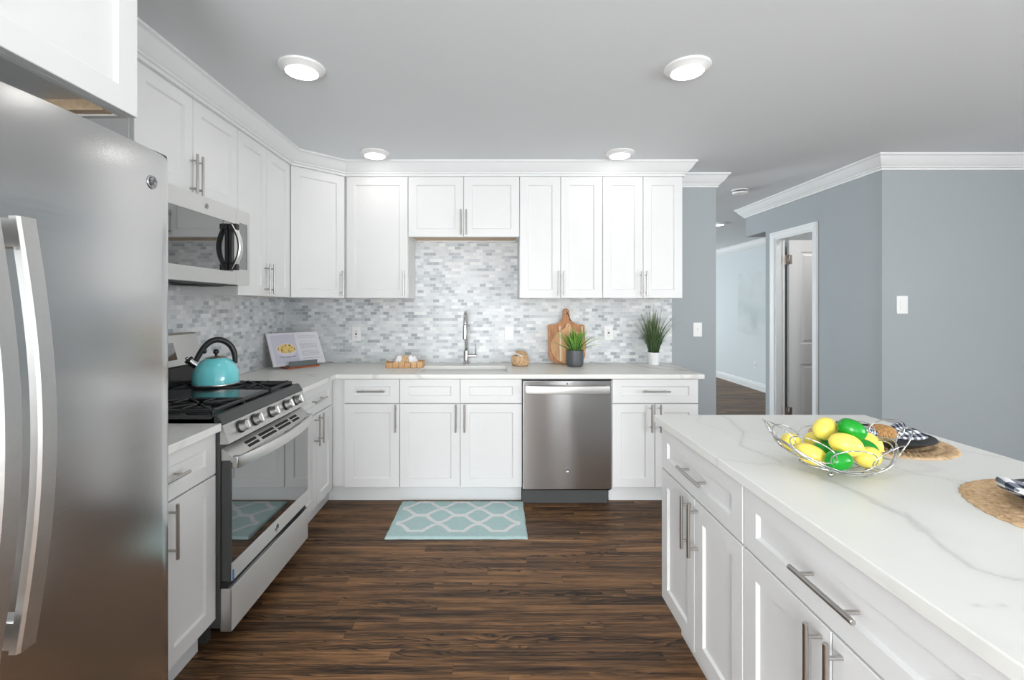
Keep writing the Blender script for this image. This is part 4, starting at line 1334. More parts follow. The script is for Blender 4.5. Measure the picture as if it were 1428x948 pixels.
# ------------------------------------------------------------------ wall plates
def wall_plate(name, label, cat, loc, kind, rotz=0, w=0.072, h=0.116):
    t = thing(name, label, cat, loc, rotz)
    bm = bmesh.new(); box(bm, (-w / 2, -0.006, -h / 2), (w / 2, -0.0004, h / 2), 0.003, seg=2)
    obj('cover_plate', bm, M['plate'], t, 40)
    if kind == 'outlet':
        bm = bmesh.new(); box(bm, (-0.017, -0.0085, -0.034), (0.017, -0.0058, 0.034), 0.0015)
        for zc in (-0.021, 0.021):
            box(bm, (-0.0075, -0.0088, zc - 0.004), (-0.0055, -0.0082, zc + 0.005), mat=1); box(bm, (0.0055, -0.0088, zc - 0.004), (0.0075, -0.0082, zc + 0.004), mat=1)
            cyl(bm, (0, -0.0088, zc - 0.009), (0, -0.0082, zc - 0.009), 0.0022, 8, 1)
        f = obj('receptacle', bm, [M['plate'], M['void']], t)
        bm = bmesh.new(); box(bm, (-0.008, -0.0102, 0.0005), (0.008, -0.0080, 0.0065), 0.0006); box(bm, (-0.008, -0.0102, -0.0070), (0.008, -0.0080, -0.0010), 0.0006)
        obj('test_button', bm, M['brown'], f)
    elif kind == 'rocker':
        bm = bmesh.new()
        prism(bm, [(-0.0058, -0.033), (-0.0095, -0.033), (-0.0070, 0.0), (-0.0078, 0.033), (-0.0058, 0.033)], -0.0165, 0.0165, Matrix(((0, 0, 1, 0), (1, 0, 0, 0), (0, 1, 0, 0), (0, 0, 0, 1))))
        obj('rocker', bm, M['plate'], t)
    elif kind == 'toggle':
        bm = bmesh.new(); box(bm, (-0.005, -0.0075, -0.012), (0.005, -0.0058, 0.012), 0.0006)
        prism(bm, [(-0.007, -0.003), (-0.018, 0.006), (-0.018, 0.011), (-0.007, 0.005)], -0.0035, 0.0035, Matrix(((0, 0, 1, 0), (1, 0, 0, 0), (0, 1, 0, 0), (0, 0, 0, 1))))
        obj('toggle', bm, M['plate'], t)
    else:
        bm = bmesh.new()
        for zc in (-0.042, 0.042):
            lathe(bm, [(0.0032, 0.0), (0.0028, 0.001), (0, 0.0012)], (0, -0.006, zc), 10, axis=(0, -1, 0))
        obj('screw', bm, M['plate'], t)
    return t
def at_wall(px, py, Y): return P(px, py, Y)
wall_plate('power_outlet', 'white power outlet on the tiles left of the faucet, beside the cookbook', 'outlet', at_wall(497, 465.5, TB), 'outlet')
wall_plate('power_outlet', 'white power outlet on the tiles right of the cutting boards', 'outlet', at_wall(848.5, 464, TB), 'outlet')
wall_plate('blank_wall_plate', 'blank white wall plate on the tiles right of the faucet', 'wall plate', at_wall(710, 464.5, TB), 'blank')
wall_plate('light_switch', 'white light switch on the grey wall right of the grass plant', 'light switch', at_wall(972.5, 459.5, WB), 'toggle')
wall_plate('light_switch', 'white rocker light switch alone on the right grey wall', 'light switch', at_wall(1257.5, 425, YR), 'rocker', 0, 0.080, 0.128)
wall_plate('power_outlet', 'small distant outlet low on the living-room wall below the painting', 'outlet', (4.28, 7.59, 0.40), 'outlet', -pi / 2)

# painting on the far wall
bm = bmesh.new()
ya_, yb_, za_, zb_ = 6.95, 8.06, 0.915, 1.93
Vv = [[bm.verts.new((4.2795 - 0.036, yb_ + (ya_ - yb_) * i / 60, za_ + (zb_ - za_) * j / 50)) for j in range(51)] for i in range(61)]
for i in range(60):
    for j in range(50):
        bm.faces.new((Vv[i][j], Vv[i + 1][j], Vv[i + 1][j + 1], Vv[i][j + 1]))
rim = [Vv[i][0] for i in range(61)] + [Vv[60][j] for j in range(1, 51)] + [Vv[i][50] for i in range(59, -1, -1)] + [Vv[0][j] for j in range(49, 0, -1)]
bk = [bm.verts.new((4.2795, v.co.y, v.co.z)) for v in rim]
for k in range(len(rim)):
    bm.faces.new((rim[k], rim[(k + 1) % len(rim)], bk[(k + 1) % len(rim)], bk[k]))
bm.faces.new(bk)
o = obj('canvas_painting', bm, M['canvas'])
def paint(co):
    u = (8.06 - co.y) / 1.11; v = (co.z - 0.915) / 1.015
    n1 = noise.fractal(Vector((u * 3, v * 3, 0.3)), 1.0, 2.0, 4)
    base = Vector((0.62, 0.66, 0.66)) + Vector((1, 1, 1)) * 0.06 * n1
    band = math.exp(-((v - 0.42 - 0.12 * n1 + 0.25 * u) / 0.13) ** 2)
    return base * (1.06 - 0.13 * band) - Vector((0.02, 0.0, 0.0)) * band
color_attr(o, paint)
tag(o, 'pale grey abstract canvas painting on the living-room wall', 'painting')

# ------------------------------------------------------------------ rug
RX0, RX1, RY_0, RY_1 = -0.650, 0.192, 2.700, 3.205
bm = bmesh.new()
nu, nv = 210, 126
def rug_pt(i, j):
    u, v = i / nu, j / nv
    x = RX0 + (RX1 - RX0) * u; y = RY_0 + (RY_1 - RY_0) * v
    x += 0.004 * noise.noise(Vector((y * 14, u * 2, 5))) ; y += 0.004 * noise.noise(Vector((x * 12, v * 2, 9)))
    e = min(u, 1 - u) * (RX1 - RX0); e = min(e, min(v, 1 - v) * (RY_1 - RY_0))
    z = 0.0145 * min(1, (e / 0.010)) ** 0.5 + 0.0020 * noise.noise(Vector((x * 90, y * 90, 0)))
    return Vector((x, y, max(0.001, z)))
Vv = [[bm.verts.new(rug_pt(i, j)) for j in range(nv + 1)] for i in range(nu + 1)]
for i in range(nu):
    for j in range(nv):
        bm.faces.new((Vv[i][j], Vv[i + 1][j], Vv[i + 1][j + 1], Vv[i][j + 1])).smooth = True
rim = [Vv[i][0] for i in range(nu + 1)] + [Vv[nu][j] for j in range(1, nv + 1)] + [Vv[i][nv] for i in range(nu - 1, -1, -1)] + [Vv[0][j] for j in range(nv - 1, 0, -1)]
bk = [bm.verts.new((v.co.x, v.co.y, 0.0003)) for v in rim]
for k in range(len(rim)):
    bm.faces.new((rim[k], rim[(k + 1) % len(rim)], bk[(k + 1) % len(rim)], bk[k]))
bm.faces.new(bk)
o = obj('rug', bm, M['rug'])
cells = []
nodes = [-0.605, -0.355, -0.106, 0.143]
for yc_, hh in ((3.083, 0.098), (2.873, 0.104)):
    for a, b in zip(nodes, nodes[1:]):
        xm = (a + b) / 2
        q = [(a, 0.014), (a + 0.022, 0.018), (a + 0.040, 0.036), (xm - 0.052, hh - 0.022), (xm - 0.040, hh - 0.003), (xm + 0.040, hh - 0.003), (xm + 0.052, hh - 0.022), (b - 0.040, 0.036), (b - 0.022, 0.018), (b, 0.014)]
        pl = [Vector((x, yc_ + y)) for x, y in q] + [Vector((x, yc_ - y)) for x, y in q[::-1]]
        cells.append(pl + [pl[0]])
segs = [(a, b) for pl in cells for a, b in zip(pl, pl[1:])]
AQ, WH = srgb(194, 222, 221), srgb(246, 247, 247)
def rug_col(co):
    q = co.to_2d()
    d = min(seg_dist(q, a, b) for a, b in segs)
    k = max(0.0, min(1.0, (0.0130 - d) / 0.003 + 0.5))
    n1 = 1 + 0.05 * noise.noise(Vector((q.x * 40, q.y * 40, 2)))
    return [(a * (1 - k) + w_ * k) * n1 for a, w_ in zip(AQ, WH)]
color_attr(o, rug_col)
tag(o, 'aqua rug with a white lattice pattern on the floor below the sink', 'rug')

# ------------------------------------------------------------------ kettle
kc = Vector((-1.462, 2.415, 0.9555))
t = thing('kettle', 'aqua whistling kettle with a black handle on the range', 'kettle', kc, atan2(-0.55, -0.83))
bm = bmesh.new()
lathe(bm, [(0, 0.0), (0.100, 0.0), (0.108, 0.006), (0.110, 0.016), (0.109, 0.045), (0.103, 0.075), (0.090, 0.104), (0.070, 0.126), (0.050, 0.138), (0.046, 0.140), (0.046, 0.136), (0, 0.136)], seg=40)
obj('body', bm, M['aqua'], t, 50)
bm = bmesh.new(); lathe(bm, [(0.1082, 0.0005), (0.1105, 0.004), (0.1105, 0.010), (0.1095, 0.012), (0.1085, 0.008)], seg=40)
obj('base_band', bm, M['steel_x'], t)
bm = bmesh.new(); lathe(bm, [(0.048, 0.1385), (0.049, 0.142), (0.044, 0.146), (0.025, 0.151), (0, 0.152)], seg=32)
ld = obj('lid', bm, M['steel_x'], t, 50)
bm = bmesh.new(); ball(bm, (0, 0, 0.172), 0.0145); cyl(bm, (0, 0, 0.150), (0, 0, 0.160), 0.006, 12)
obj('knob', bm, M['black'], ld)
bm = bmesh.new()
tube(bm, [(0.078, 0, 0.100), (0.104, 0, 0.122), (0.116, 0, 0.134)], [0.021, 0.019, 0.0185], 20, mat=0)
tube(bm, [(0.114, 0, 0.132), (0.120, 0, 0.137), (0.124, 0, 0.141)], [0.0215, 0.0215, 0.019], 20, mat=1)
ball(bm, (0.126, 0, 0.1425), 0.010, mat=0)
obj('spout', bm, [M['chrome'], M['black']], t, 50)
bm = bmesh.new()
hp = [(0.094, 0, 0.118), (0.080, 0, 0.150), (0.058, 0, 0.192), (0.030, 0, 0.224), (0.0, 0, 0.236), (-0.035, 0, 0.230), (-0.066, 0, 0.204), (-0.084, 0, 0.165), (-0.087, 0, 0.125), (-0.088, 0, 0.106)]
# smooth the path
def smooth_path(p, n=3):
    p = [Vector(q) for q in p]
    for _ in range(n):
        o = [p[0]]
        for a, b in zip(p, p[1:]):
            o += [a * 0.75 + b * 0.25, a * 0.25 + b * 0.75]
        p = o + [p[-1]]
    return p
sp = smooth_path(hp, 2)
tube(bm, sp, [0.0095 + 0.004 * sin(pi * min(1, 1.0 * i / (len(sp) - 1))) for i in range(len(sp))], 14, flat=1.15)
ball(bm, (0.052, 0, 0.176), 0.012)
obj('handle', bm, M['black'], t, 60)

# ------------------------------------------------------------------ cookbook on its stand
th = radians(50)
u_, bk_ = Vector((cos(th), sin(th), 0)), Vector((-sin(th), cos(th), 0))
BL = Vector((-1.590, 3.335, 0.0))
ctr = BL + u_ * 0.198
t = thing('cookbook_stand', 'wooden cookbook stand with a grey ledge in the counter corner', 'stand', (ctr.x, ctr.y, CT), th)
LEAN = radians(29)
bm = bmesh.new()
box(bm, (-0.125, -0.032, 0.0), (0.125, 0.085, 0.014), 0.003)
obj('base', bm, M['redwood'], t)
bm = bmesh.new()
q0 = Vector((0, 0.022, 0.014)); 
Mt = Matrix.Translation((0, 0.026, 0.016)) @ Matrix.Rotation(-LEAN, 4, 'X')
vs = box(bm, (-0.115, 0.0, 0.0), (0.115, 0.008, 0.185), 0.002)
bmesh.ops.transform(bm, matrix=Mt, verts=bm.verts)
obj('back_rest', bm, M['redwood'], t)
bm = bmesh.new()
box(bm, (-0.110, -0.028, 0.0142), (0.110, 0.020, 0.0185), 0.001); box(bm, (-0.110, -0.028, 0.0185), (0.110, -0.024, 0.054), 0.001)
obj('ledge', bm, M['slate'], t)['label'] = 'grey metal ledge'
# book
t = thing('cookbook', 'open cookbook showing a bowl of food, leaning on the stand', 'book', (ctr.x, ctr.y, CT + 0.0192), th)
Mb = Matrix.Translation((0, 0.0165, 0.0)) @ Matrix.Rotation(-LEAN, 4, 'X')
PW, PH = 0.200, 0.268
def page_y(u):   # bulge of the page block, u from spine 0 to edge 1
    return -0.0045 - 0.0080 * sin(pi * min(1, u * 1.15)) ** 0.8 * (1 - 0.55 * u)
nu, nv = 72, 100
for side in (-1, 1):
    bm = bmesh.new()
    Vv = [[bm.verts.new(Mb @ Vector((side * (0.0008 + PW * i / nu), page_y(i / nu), 0.002 + PH * j / nv))) for j in range(nv + 1)] for i in range(nu + 1)]
    for i in range(nu):
        for j in range(nv):
            bm.faces.new((Vv[i][j], Vv[i + 1][j], Vv[i + 1][j + 1], Vv[i][j + 1])).smooth = True
    rim = [Vv[i][0] for i in range(nu + 1)] + [Vv[nu][j] for j in range(1, nv + 1)] + [Vv[i][nv] for i in range(nu - 1, -1, -1)] + [Vv[0][j] for j in range(nv - 1, 0, -1)]
    Mbi = Mb.inverted()
    bk2 = [bm.verts.new(Mb @ Vector(((Mbi @ v.co).x, -0.0012, (Mbi @ v.co).z))) for v in rim]
    for k in range(len(rim)):
        bm.faces.new((rim[k], rim[(k + 1) % len(rim)], bk2[(k + 1) % len(rim)], bk2[k]))
    bm.faces.new(bk2)
    o = obj('page_block', bm, M['page'], t)
    def page_col(co, side=side):
        q = Mbi @ co
        x = abs(q.x) / PW; z = (q.z - 0.002) / PH
        if side < 0:
            x = 1 - x      # left page: 0 at outer edge
            c = Vector(srgb(226, 224, 234))
            if 0.10 < x < 0.97 and 0.06 < z < 0.93:
                c = Vector(srgb(210, 208, 222))
                ex, ez = (x - 0.60) / 0.38, (z - 0.50) / 0.155
                r2 = ex * ex + ez * ez
                lo = (x - 0.60) / 0.36, (z - 0.42) / 0.16
                if lo[0] ** 2 + lo[1] ** 2 < 1 and z < 0.5:
                    c = Vector(srgb(226, 222, 236))
                if r2 < 1:
                    c = Vector(srgb(238, 232, 230))
                if r2 < 0.80:
                    n1 = noise.fractal(Vector((x * 16, z * 16, 1)), 1, 2, 3)
                    c = Vector(srgb(222, 178, 96)).lerp(Vector(srgb(244, 222, 150)), max(0, min(1, 0.5 + n1)))
                    if n1 < -0.45:
                        c = Vector(srgb(96, 84, 40))
                if 0.28 < x < 0.90 and abs(z - 0.24 - 0.25 * (x - 0.6) ** 2) < 0.012:
                    c = Vector(srgb(150, 146, 160))
            return c
        c = Vector(srgb(232, 231, 238))
        if 0.14 < x < 0.86:
            if 0.80 < z < 0.90:
                c = Vector(srgb(206, 205, 214)) if (z * 60) % 2 < 0.9 else c
            elif 0.14 < z < 0.74:
                if int((z * 26)) % 6 != 5 and (z * 26) % 1 < 0.42 and noise.noise(Vector((x * 30, int(z * 26), 0))) > -0.25:
                    c = Vector(srgb(196, 195, 206))
        return c
    color_attr(o, page_col)
    o['label'] = 'page with a food photo' if side < 0 else 'page of recipe text'
bm = bmesh.new(); box(bm, (-0.205, -0.0011, -0.0005), (0.205, 0.0015, 0.274), 0.0005)
bmesh.ops.transform(bm, matrix=Mb, verts=bm.verts)
obj('cover', bm, M['plate'], t)

# ------------------------------------------------------------------ bamboo tray with cloths and a scrubber
tr = Vector((-0.683, 3.505, CT))
t = thing('bamboo_tray', 'small bamboo slat tray left of the sink', 'tray', tr, radians(4))
bm = bmesh.new()
box(bm, (-0.130, -0.045, 0.0), (0.130, 0.045, 0.006), 0.001)
obj('tray_base', bm, M['bamboo'], t)
def slat_wall(y0, y1):
    bm = bmesh.new()
    for k in range(6):
        x = -0.135 + k * 0.045
        box(bm, (x + 0.0012, y0, 0.0), (x + 0.0438, y1, 0.044 + 0.004 * ((k * 7) % 3 - 1)), 0.002)
    return obj('side_slats', bm, M['bamboo'], t)
slat_wall(-0.055, -0.0455); slat_wall(0.0455, 0.055)
for x0, x1 in ((-0.142, -0.1355), (0.1355, 0.142)):
    bm = bmesh.new()
    for k in range(2):
        box(bm, (x0, -0.055 + k * 0.055 + 0.0008, 0.0), (x1, -0.055 + (k + 1) * 0.055 - 0.0008, 0.050), 0.002)
    obj('end_slats', bm, M['bamboo'], t)
def cloth_roll(x, lean, label, wx):
    t = thing('cloth_roll', label, 'cloth', (tr.x + x, tr.y, CT + 0.0065), radians(4))
    bm = bmesh.new()
    def fn(u, v):
        a = 2 * pi * u
        f = 0.9 + 0.10 * sin(5 * a) * (0.4 + 0.6 * v) + 0.05 * sin(9 * a + 2)
        k = (1 - 0.45 * v) if v < 0.95 else 0.40
        return Vector((wx * cos(a) * f * k + lean * v, 0.036 * sin(a) * f * k, 0.082 * v + 0.006 * sin(3 * a) * v))
    Vv = grid(bm, fn, 40, 12, closed_u=True, uv=False)
    bm.faces.new([Vv[i][0] for i in range(40)][::-1]); bm.faces.new([Vv[i][12] for i in range(40)])
    bm2 = obj('cloth', bm, M['cloth_white'], t, 60)
cloth_roll(-0.062, 0.020, 'white folded cloth at the left end of the bamboo tray', 0.044)
cloth_roll(0.072, -0.030, 'white folded cloth at the right end of the bamboo tray', 0.052)
t = thing('scrub_pad', 'tan woven scrub pad upright in the middle of the bamboo tray', 'scrub pad', (tr.x + 0.003, tr.y - 0.012, CT + 0.0065), radians(4))
bm = bmesh.new()
for k in range(7):
    r = 0.006 + 0.0052 * k
    tube(bm, [(0.85 * r * cos(a), 0.004 * sin(3 * a), 0.046 + 1.0 * r * sin(a)) for a in [2 * pi * i / 28 for i in range(28)]], 0.0042, 6, closed=True)
ball(bm, (0, 0, 0.046), 0.036, Matrix.Diagonal((0.9, 0.15, 1.1, 1)))
obj('coil', bm, M['straw'], t)

# woven jar right of the faucet
jc = Vector((0.194, 3.60, CT))
t = thing('woven_jar', 'small round woven straw jar right of the sink', 'jar', jc)
bm = bmesh.new()
def jr(v):   # barrel profile
    return 0.050 + 0.018 * sin(pi * (0.12 + 0.76 * v))
lathe(bm, [(0, 0.0)] + [(jr(k / 10) - 0.003, 0.001 + 0.072 * k / 10) for k in range(11)] + [(0.040, 0.073), (0.040, 0.05), (0, 0.05)], seg=32)
for k in range(22):
    a0 = 2 * pi * k / 22
    tube(bm, [((jr(v / 8) - 0.001) * cos(a0 + 0.10 * v), (jr(v / 8) - 0.001) * sin(a0 + 0.10 * v), 0.004 + 0.066 * v / 8) for v in range(9)], 0.0046, 6)
tube(bm, [(0.054 * cos(a), 0.054 * sin(a), 0.073) for a in [2 * pi * i / 32 for i in range(32)]], 0.005, 6, closed=True)
obj('basket_body', bm, M['straw'], t)
bm = bmesh.new()
for k in range(7):
    r = 0.007 + 0.0068 * k
    tube(bm, [(r * cos(a), r * sin(a), 0.005) for a in [2 * pi * i / 28 for i in range(28)]], 0.0044, 6, closed=True)
lathe(bm, [(0, 0.0), (0.050, 0.0), (0.050, 0.005), (0, 0.006)], seg=28)
bmesh.ops.transform(bm, matrix=Matrix.Translation((0.010, 0.006, 0.086)) @ Matrix.Rotation(radians(22), 4, 'X') @ Matrix.Rotation(radians(10), 4, 'Y'), verts=bm.verts)
obj('lid', bm, M['straw'], t)
bm = bmesh.new()
tube(bm, smooth_path([(0.028, -0.036, 0.074), (0.0, -0.040, 0.082), (-0.030, -0.030, 0.094), (-0.054, -0.016, 0.112)], 2), 0.0065, 8, flat=0.7)
obj('pull_tab', bm, M['cloth_white'], t)['label'] = 'white cloth tab'

# ------------------------------------------------------------------ cutting boards
def board_outline(w, y_sh, y_top, hw, corner, n=8):
    """paddle board: body half-width w, shoulders at y_sh, handle half-width hw up to y_top"""
    pts = []
    for k in range(n + 1):
        a = -pi / 2 + (pi / 2) * k / n
        pts.append((w - corner + corner * cos(a), corner + corner * sin(a)))
    pts.append((w, y_sh - 0.020))
    for k in range(1, 5):
        a = pi / 2 * k / 4
        pts.append((w - 0.018 * (1 - cos(a)), y_sh - 0.020 + 0.016 * sin(a)))
    for k in range(1, 8):
        u = k / 7
        x = (w - 0.018) + (hw - (w - 0.018)) * u
        pts.append((x, y_sh - 0.004 + 0.050 * u ** 3.2))
    pts.append((hw, y_top - hw))
    for k in range(1, n):
        a = pi / 2 * k / n
        pts.append((hw * cos(a), y_top - hw + hw * sin(a)))
    right = pts
    return right + [(0, y_top)] + [(-x, y) for x, y in right[::-1]]
def lean_matrix(x, ybase, ang):
    # local outline x -> world x, outline y -> up the lean, extrusion -> toward the room
    return Matrix.Translation((x, ybase, CT)) @ Matrix.Rotation(-ang, 4, 'X') @ Matrix(((1, 0, 0, 0), (0, 0, -1, 0), (0, 1, 0, 0), (0, 0, 0, 1)))
ANG = radians(6.5)
xb = 0.575
t = thing('cutting_board', 'large acacia paddle cutting board leaning on the tiles behind the grey pot', 'cutting board', (xb, 3.712, CT + 0.0005))
Ml = Matrix.Translation((0, 0, 0)) @ Matrix.Rotation(-ANG, 4, 'X') @ Matrix(((1, 0, 0, 0), (0, 0, -1, 0), (0, 1, 0, 0), (0, 0, 0, 1)))
bm = bmesh.new()
prism(bm, board_outline(0.149, 0.318, 0.445, 0.026, 0.075), 0.0, 0.016, Ml, bev=0.003)
obj('board', bm, M['acacia'], t, 35)
bm = bmesh.new()
for x in (-0.052, 0.128):
    prism(bm, [(x - 0.004, 0.085), (x + 0.004, 0.085), (x + 0.004, 0.300), (x - 0.004, 0.300)], 0.0155, 0.0163, Ml)
obj('inlay_stripe', bm, M['maple'], t)
bm = bmesh.new()
lathe(bm, [(0.010, 0.0002), (0.010, 0.0012), (0.006, 0.0012), (0.0, 0.0008)], Ml @ Vector((0, 0.420, 0.016)), 16, axis=(Ml.to_3x3() @ Vector((0, 0, 1))), mats=[0, 0, 1])
obj('hanging_hole', bm, [M['maple'], M['void']], t)
bm = bmesh.new()
tube(bm, smooth_path([Ml @ Vector(q) for q in ((0.002, 0.418, 0.018), (0.014, 0.400, 0.0195), (0.026, 0.372, 0.021), (0.031, 0.345, 0.0215))], 2), [0.0022] * 8 + [0.003] * 6 + [0.004] * 40 if False else 0.003, 8)
obj('cord', bm, M['leather'], t)
# round board in front
t = thing('cutting_board', 'smaller round-bottomed striped cutting board leaning in front of the large one', 'cutting board', (xb + 0.012, 3.6905, CT + 0.0005))
bm = bmesh.new()
ro = []
R = 0.140
for k in range(41):
    a = -pi / 2 + (pi * 0.905) * k / 40
    ro.append((R * cos(a), R + R * sin(a)))
ro += [(0.030, 0.281), (0.022, 0.290), (0.020, 0.300), (0.020, 0.312), (0.014, 0.322), (0.0, 0.326)]
ro = ro[1:]
outl = [(0, 0)] + ro + [(-x, y) for x, y in ro[:-1][::-1]]
prism(bm, outl, 0.0, 0.014, Ml, bev=0.0025)
obj('board', bm, M['acacia_light'], t, 35)
bm = bmesh.new()
for x, y0, y1 in ((-0.064, 0.022, 0.252), (0.016, 0.008, 0.268)):
    prism(bm, [(x - 0.006, y0), (x + 0.006, y0), (x + 0.006, y1), (x - 0.006, y1)], 0.0135, 0.0143, Ml)
obj('inlay_stripe', bm, M['maple'], t)
bm = bmesh.new()
lathe(bm, [(0.008, 0.0002), (0.008, 0.001), (0.005, 0.001), (0, 0.0006)], Ml @ Vector((0, 0.303, 0.014)), 14, axis=(Ml.to_3x3() @ Vector((0, 0, 1))), mats=[0, 0, 1])
obj('hanging_hole', bm, [M['maple'], M['void']], t)

# ------------------------------------------------------------------ potted plants
def blade(bm, p, az, L, lean0, lean1, w, curl=0.0, n=10, fold=0.35):
    """a tapering arched leaf from p: lean angles from vertical at root and tip"""
    pos = Vector(p)
    rows = []
    side = Vector((-sin(az), cos(az), 0))
    for k in range(n + 1):
        u = k / n
        le = lean0 + (lean1 - lean0) * u ** 1.3
        d = Vector((cos(az) * sin(le), sin(az) * sin(le), cos(le)))
        nrm = d.cross(side).normalized()
        ww = w * (1 - u ** 2.2) * (0.75 + 0.6 * min(1, u * 3) * (1 - 0.4 * u)) + 0.0003
        rows.append((pos - side * ww, pos + nrm * ww * fold * 0.9, pos + side * ww, pos - nrm * (0.0006 + ww * 0.05)))
        pos = pos + d * (L / n)
    vr = [[bm.verts.new(q) for q in r] for r in rows]
    for a, b in zip(vr, vr[1:]):
        for k in range(4):
            f = bm.faces.new((a[k], a[(k + 1) % 4], b[(k + 1) % 4], b[k]))
            f.smooth = True
    bm.faces.new(vr[0]); bm.faces.new(vr[-1][::-1])

def leaf_color(o, zc, base, tip, dry=None, dry_frac=0.0, reach=0.2):
    def fn(co):
        h = (co - zc).length / reach
        n1 = noise.noise(Vector((co.x * 80, co.y * 80, co.z * 5)))
        t_ = max(0, min(1, h + 0.2 * n1))
        c = Vector(base).lerp(Vector(tip), t_)
        if dry and n1 > 1 - 2 * dry_frac and h > 0.5:
            c = c.lerp(Vector(dry), 0.8)
        return c
    color_attr(o, fn)

gp = Vector((0.612, 3.545, CT))
t = thing('potted_plant', 'spiky green plant in a charcoal grey pot in front of the cutting boards', 'plant', gp)
bm = bmesh.new()
lathe(bm, [(0, 0), (0.048, 0), (0.058, 0.005), (0.0635, 0.016), (0.066, 0.040), (0.0665, 0.124), (0.0645, 0.127), (0.061, 0.125), (0.060, 0.105), (0, 0.105)], seg=36)
obj('pot', bm, M['grey_pot'], t, 50)
bm = bmesh.new(); lathe(bm, [(0.059, 0.106), (0.040, 0.110), (0, 0.112)], seg=24)
obj('soil', bm, M['soil'], t)
bm = bmesh.new()
rng = random.Random(3)
for k in range(60):
    az = rng.uniform(0, 2 * pi)
    rr = rng.uniform(0.0, 0.03)
    f = rng.random()
    L = rng.uniform(0.14, 0.21)
    blade(bm, (rr * cos(az), rr * sin(az), 0.109), az, L, 0.05 + 0.7 * f * rng.random(), 0.20 + 1.05 * f, rng.uniform(0.007, 0.011))
for az, L, l0, l1 in ((0.05, 0.255, 0.80, 1.60), (pi - 0.1, 0.235, 0.60, 0.95), (-0.25, 0.20, 1.0, 1.6), (pi + 0.25, 0.19, 0.9, 1.6), (pi - 0.4, 0.21, 0.5, 0.95), (0.4, 0.20, 0.7, 1.2), (pi + 0.1, 0.20, 1.0, 1.3)):
    blade(bm, (0.02 * cos(az), 0.02 * sin(az), 0.109), az, L, l0, l1, 0.0105, n=14)
o = obj('foliage', bm, M['leaf_a'], t)
leaf_color(o, Vector((0, 0, 0.10)), srgb(34, 84, 36), srgb(134, 184, 74), None, 0, 0.19)

wp = Vector((1.252, 3.645, CT))
t = thing('potted_grass', 'tall wispy grass plant in a small white pot at the counter end', 'plant', wp)
bm = bmesh.new()
lathe(bm, [(0, 0), (0.038, 0), (0.041, 0.003), (0.049, 0.075), (0.051, 0.077), (0.0525, 0.098), (0.050, 0.100), (0.047, 0.098), (0.046, 0.084), (0, 0.084)], seg=32)
obj('pot', bm, M['white_pot'], t, 50)
bm = bmesh.new(); lathe(bm, [(0.0455, 0.085), (0.03, 0.090), (0, 0.091)], seg=24)
obj('soil', bm, M['soil'], t)
bm = bmesh.new()
rng = random.Random(11)
for k in range(150):
    az = rng.uniform(0, 2 * pi)
    rr = 0.040 * sqrt(rng.random())
    L = rng.uniform(0.20, 0.40) if k % 3 else rng.uniform(0.12, 0.25)
    f = rng.random() ** 1.6
    blade(bm, (rr * cos(az), rr * sin(az), 0.088), az + rng.uniform(-0.3, 0.3), L, 0.02 + 0.26 * f, 0.08 + 1.20 * f, rng.uniform(0.0022, 0.0040), n=9)
for az, L, l0, l1 in ((0.1, 0.34, 0.25, 1.35), (pi, 0.36, 0.25, 1.05), (pi - 0.3, 0.33, 0.2, 0.95), (0.3, 0.30, 0.15, 0.9), (pi + 0.2, 0.28, 0.35, 1.2), (-0.2, 0.26, 0.3, 1.0), (pi + 0.5, 0.37, 0.12, 0.8)):
    blade(bm, (0.03 * cos(az), 0.03 * sin(az), 0.088), az, L, l0, l1, 0.003, n=14)
# keep the blades off the tiles
for v in bm.verts:
    lim = (TB - 0.004) - wp.y
    if v.co.y > lim - 0.03:
        v.co.y = lim - 0.03 + 0.03 * (1 - math.exp(-(v.co.y - lim + 0.03) / 0.03))
o = obj('foliage', bm, M['leaf_b'], t)
leaf_color(o, Vector((0, 0, 0.09)), srgb(44, 78, 40), srgb(112, 132, 84), srgb(206, 200, 178), 0.28, 0.36)

# ------------------------------------------------------------------ fruit basket
bc = Vector((0.952, 1.296, CT))
t = thing('wire_fruit_basket', 'chrome wire basket of lemons and limes on the island', 'basket', bc, 0.0)
W = 0.0016
def ell(a, b, z, ze, n=72):
    return [(a * cos(q), b * sin(q), z + ze * abs(cos(q)) ** 2.4) for q in [2 * pi * k / n for k in range(n)]]
RA, RB, RZ, RE = 0.148, 0.096, 0.0215, 0.060
bm = bmesh.new()
tube(bm, ell(RA, RB, RZ, RE), W * 1.2, 8, closed=True)
tube(bm, ell(RA + 0.008, RB + 0.009, RZ + 0.0075, RE + 0.002), W * 1.2, 8, closed=True)
tube(bm, ell(0.090, 0.058, 0.0175, 0.006), W * 1.2, 8, closed=True)
for k in range(5):
    x = -0.11 + 0.055 * k
    yy = RB * sqrt(max(0, 1 - (x / RA) ** 2))
    ze = RZ + RE * abs(x / RA) ** 2.4
    tube(bm, [(x, yy * q / 6, ze - 0.006 * (1 - (q / 6) ** 2)) for q in range(-6, 7)], W, 6)
for y in (-0.03, 0.03):
    xm = RA * sqrt(1 - (y / RB) ** 2)
    tube(bm, [(xm * q / 8, y, 0.0165 + (RZ + RE * (xm / RA) ** 2.4 - 0.0165) * abs(q / 8) ** 2.4) for q in range(-8, 9)], W, 6)
obj('wire_base', bm, M['chrome'], t)
NL = 10
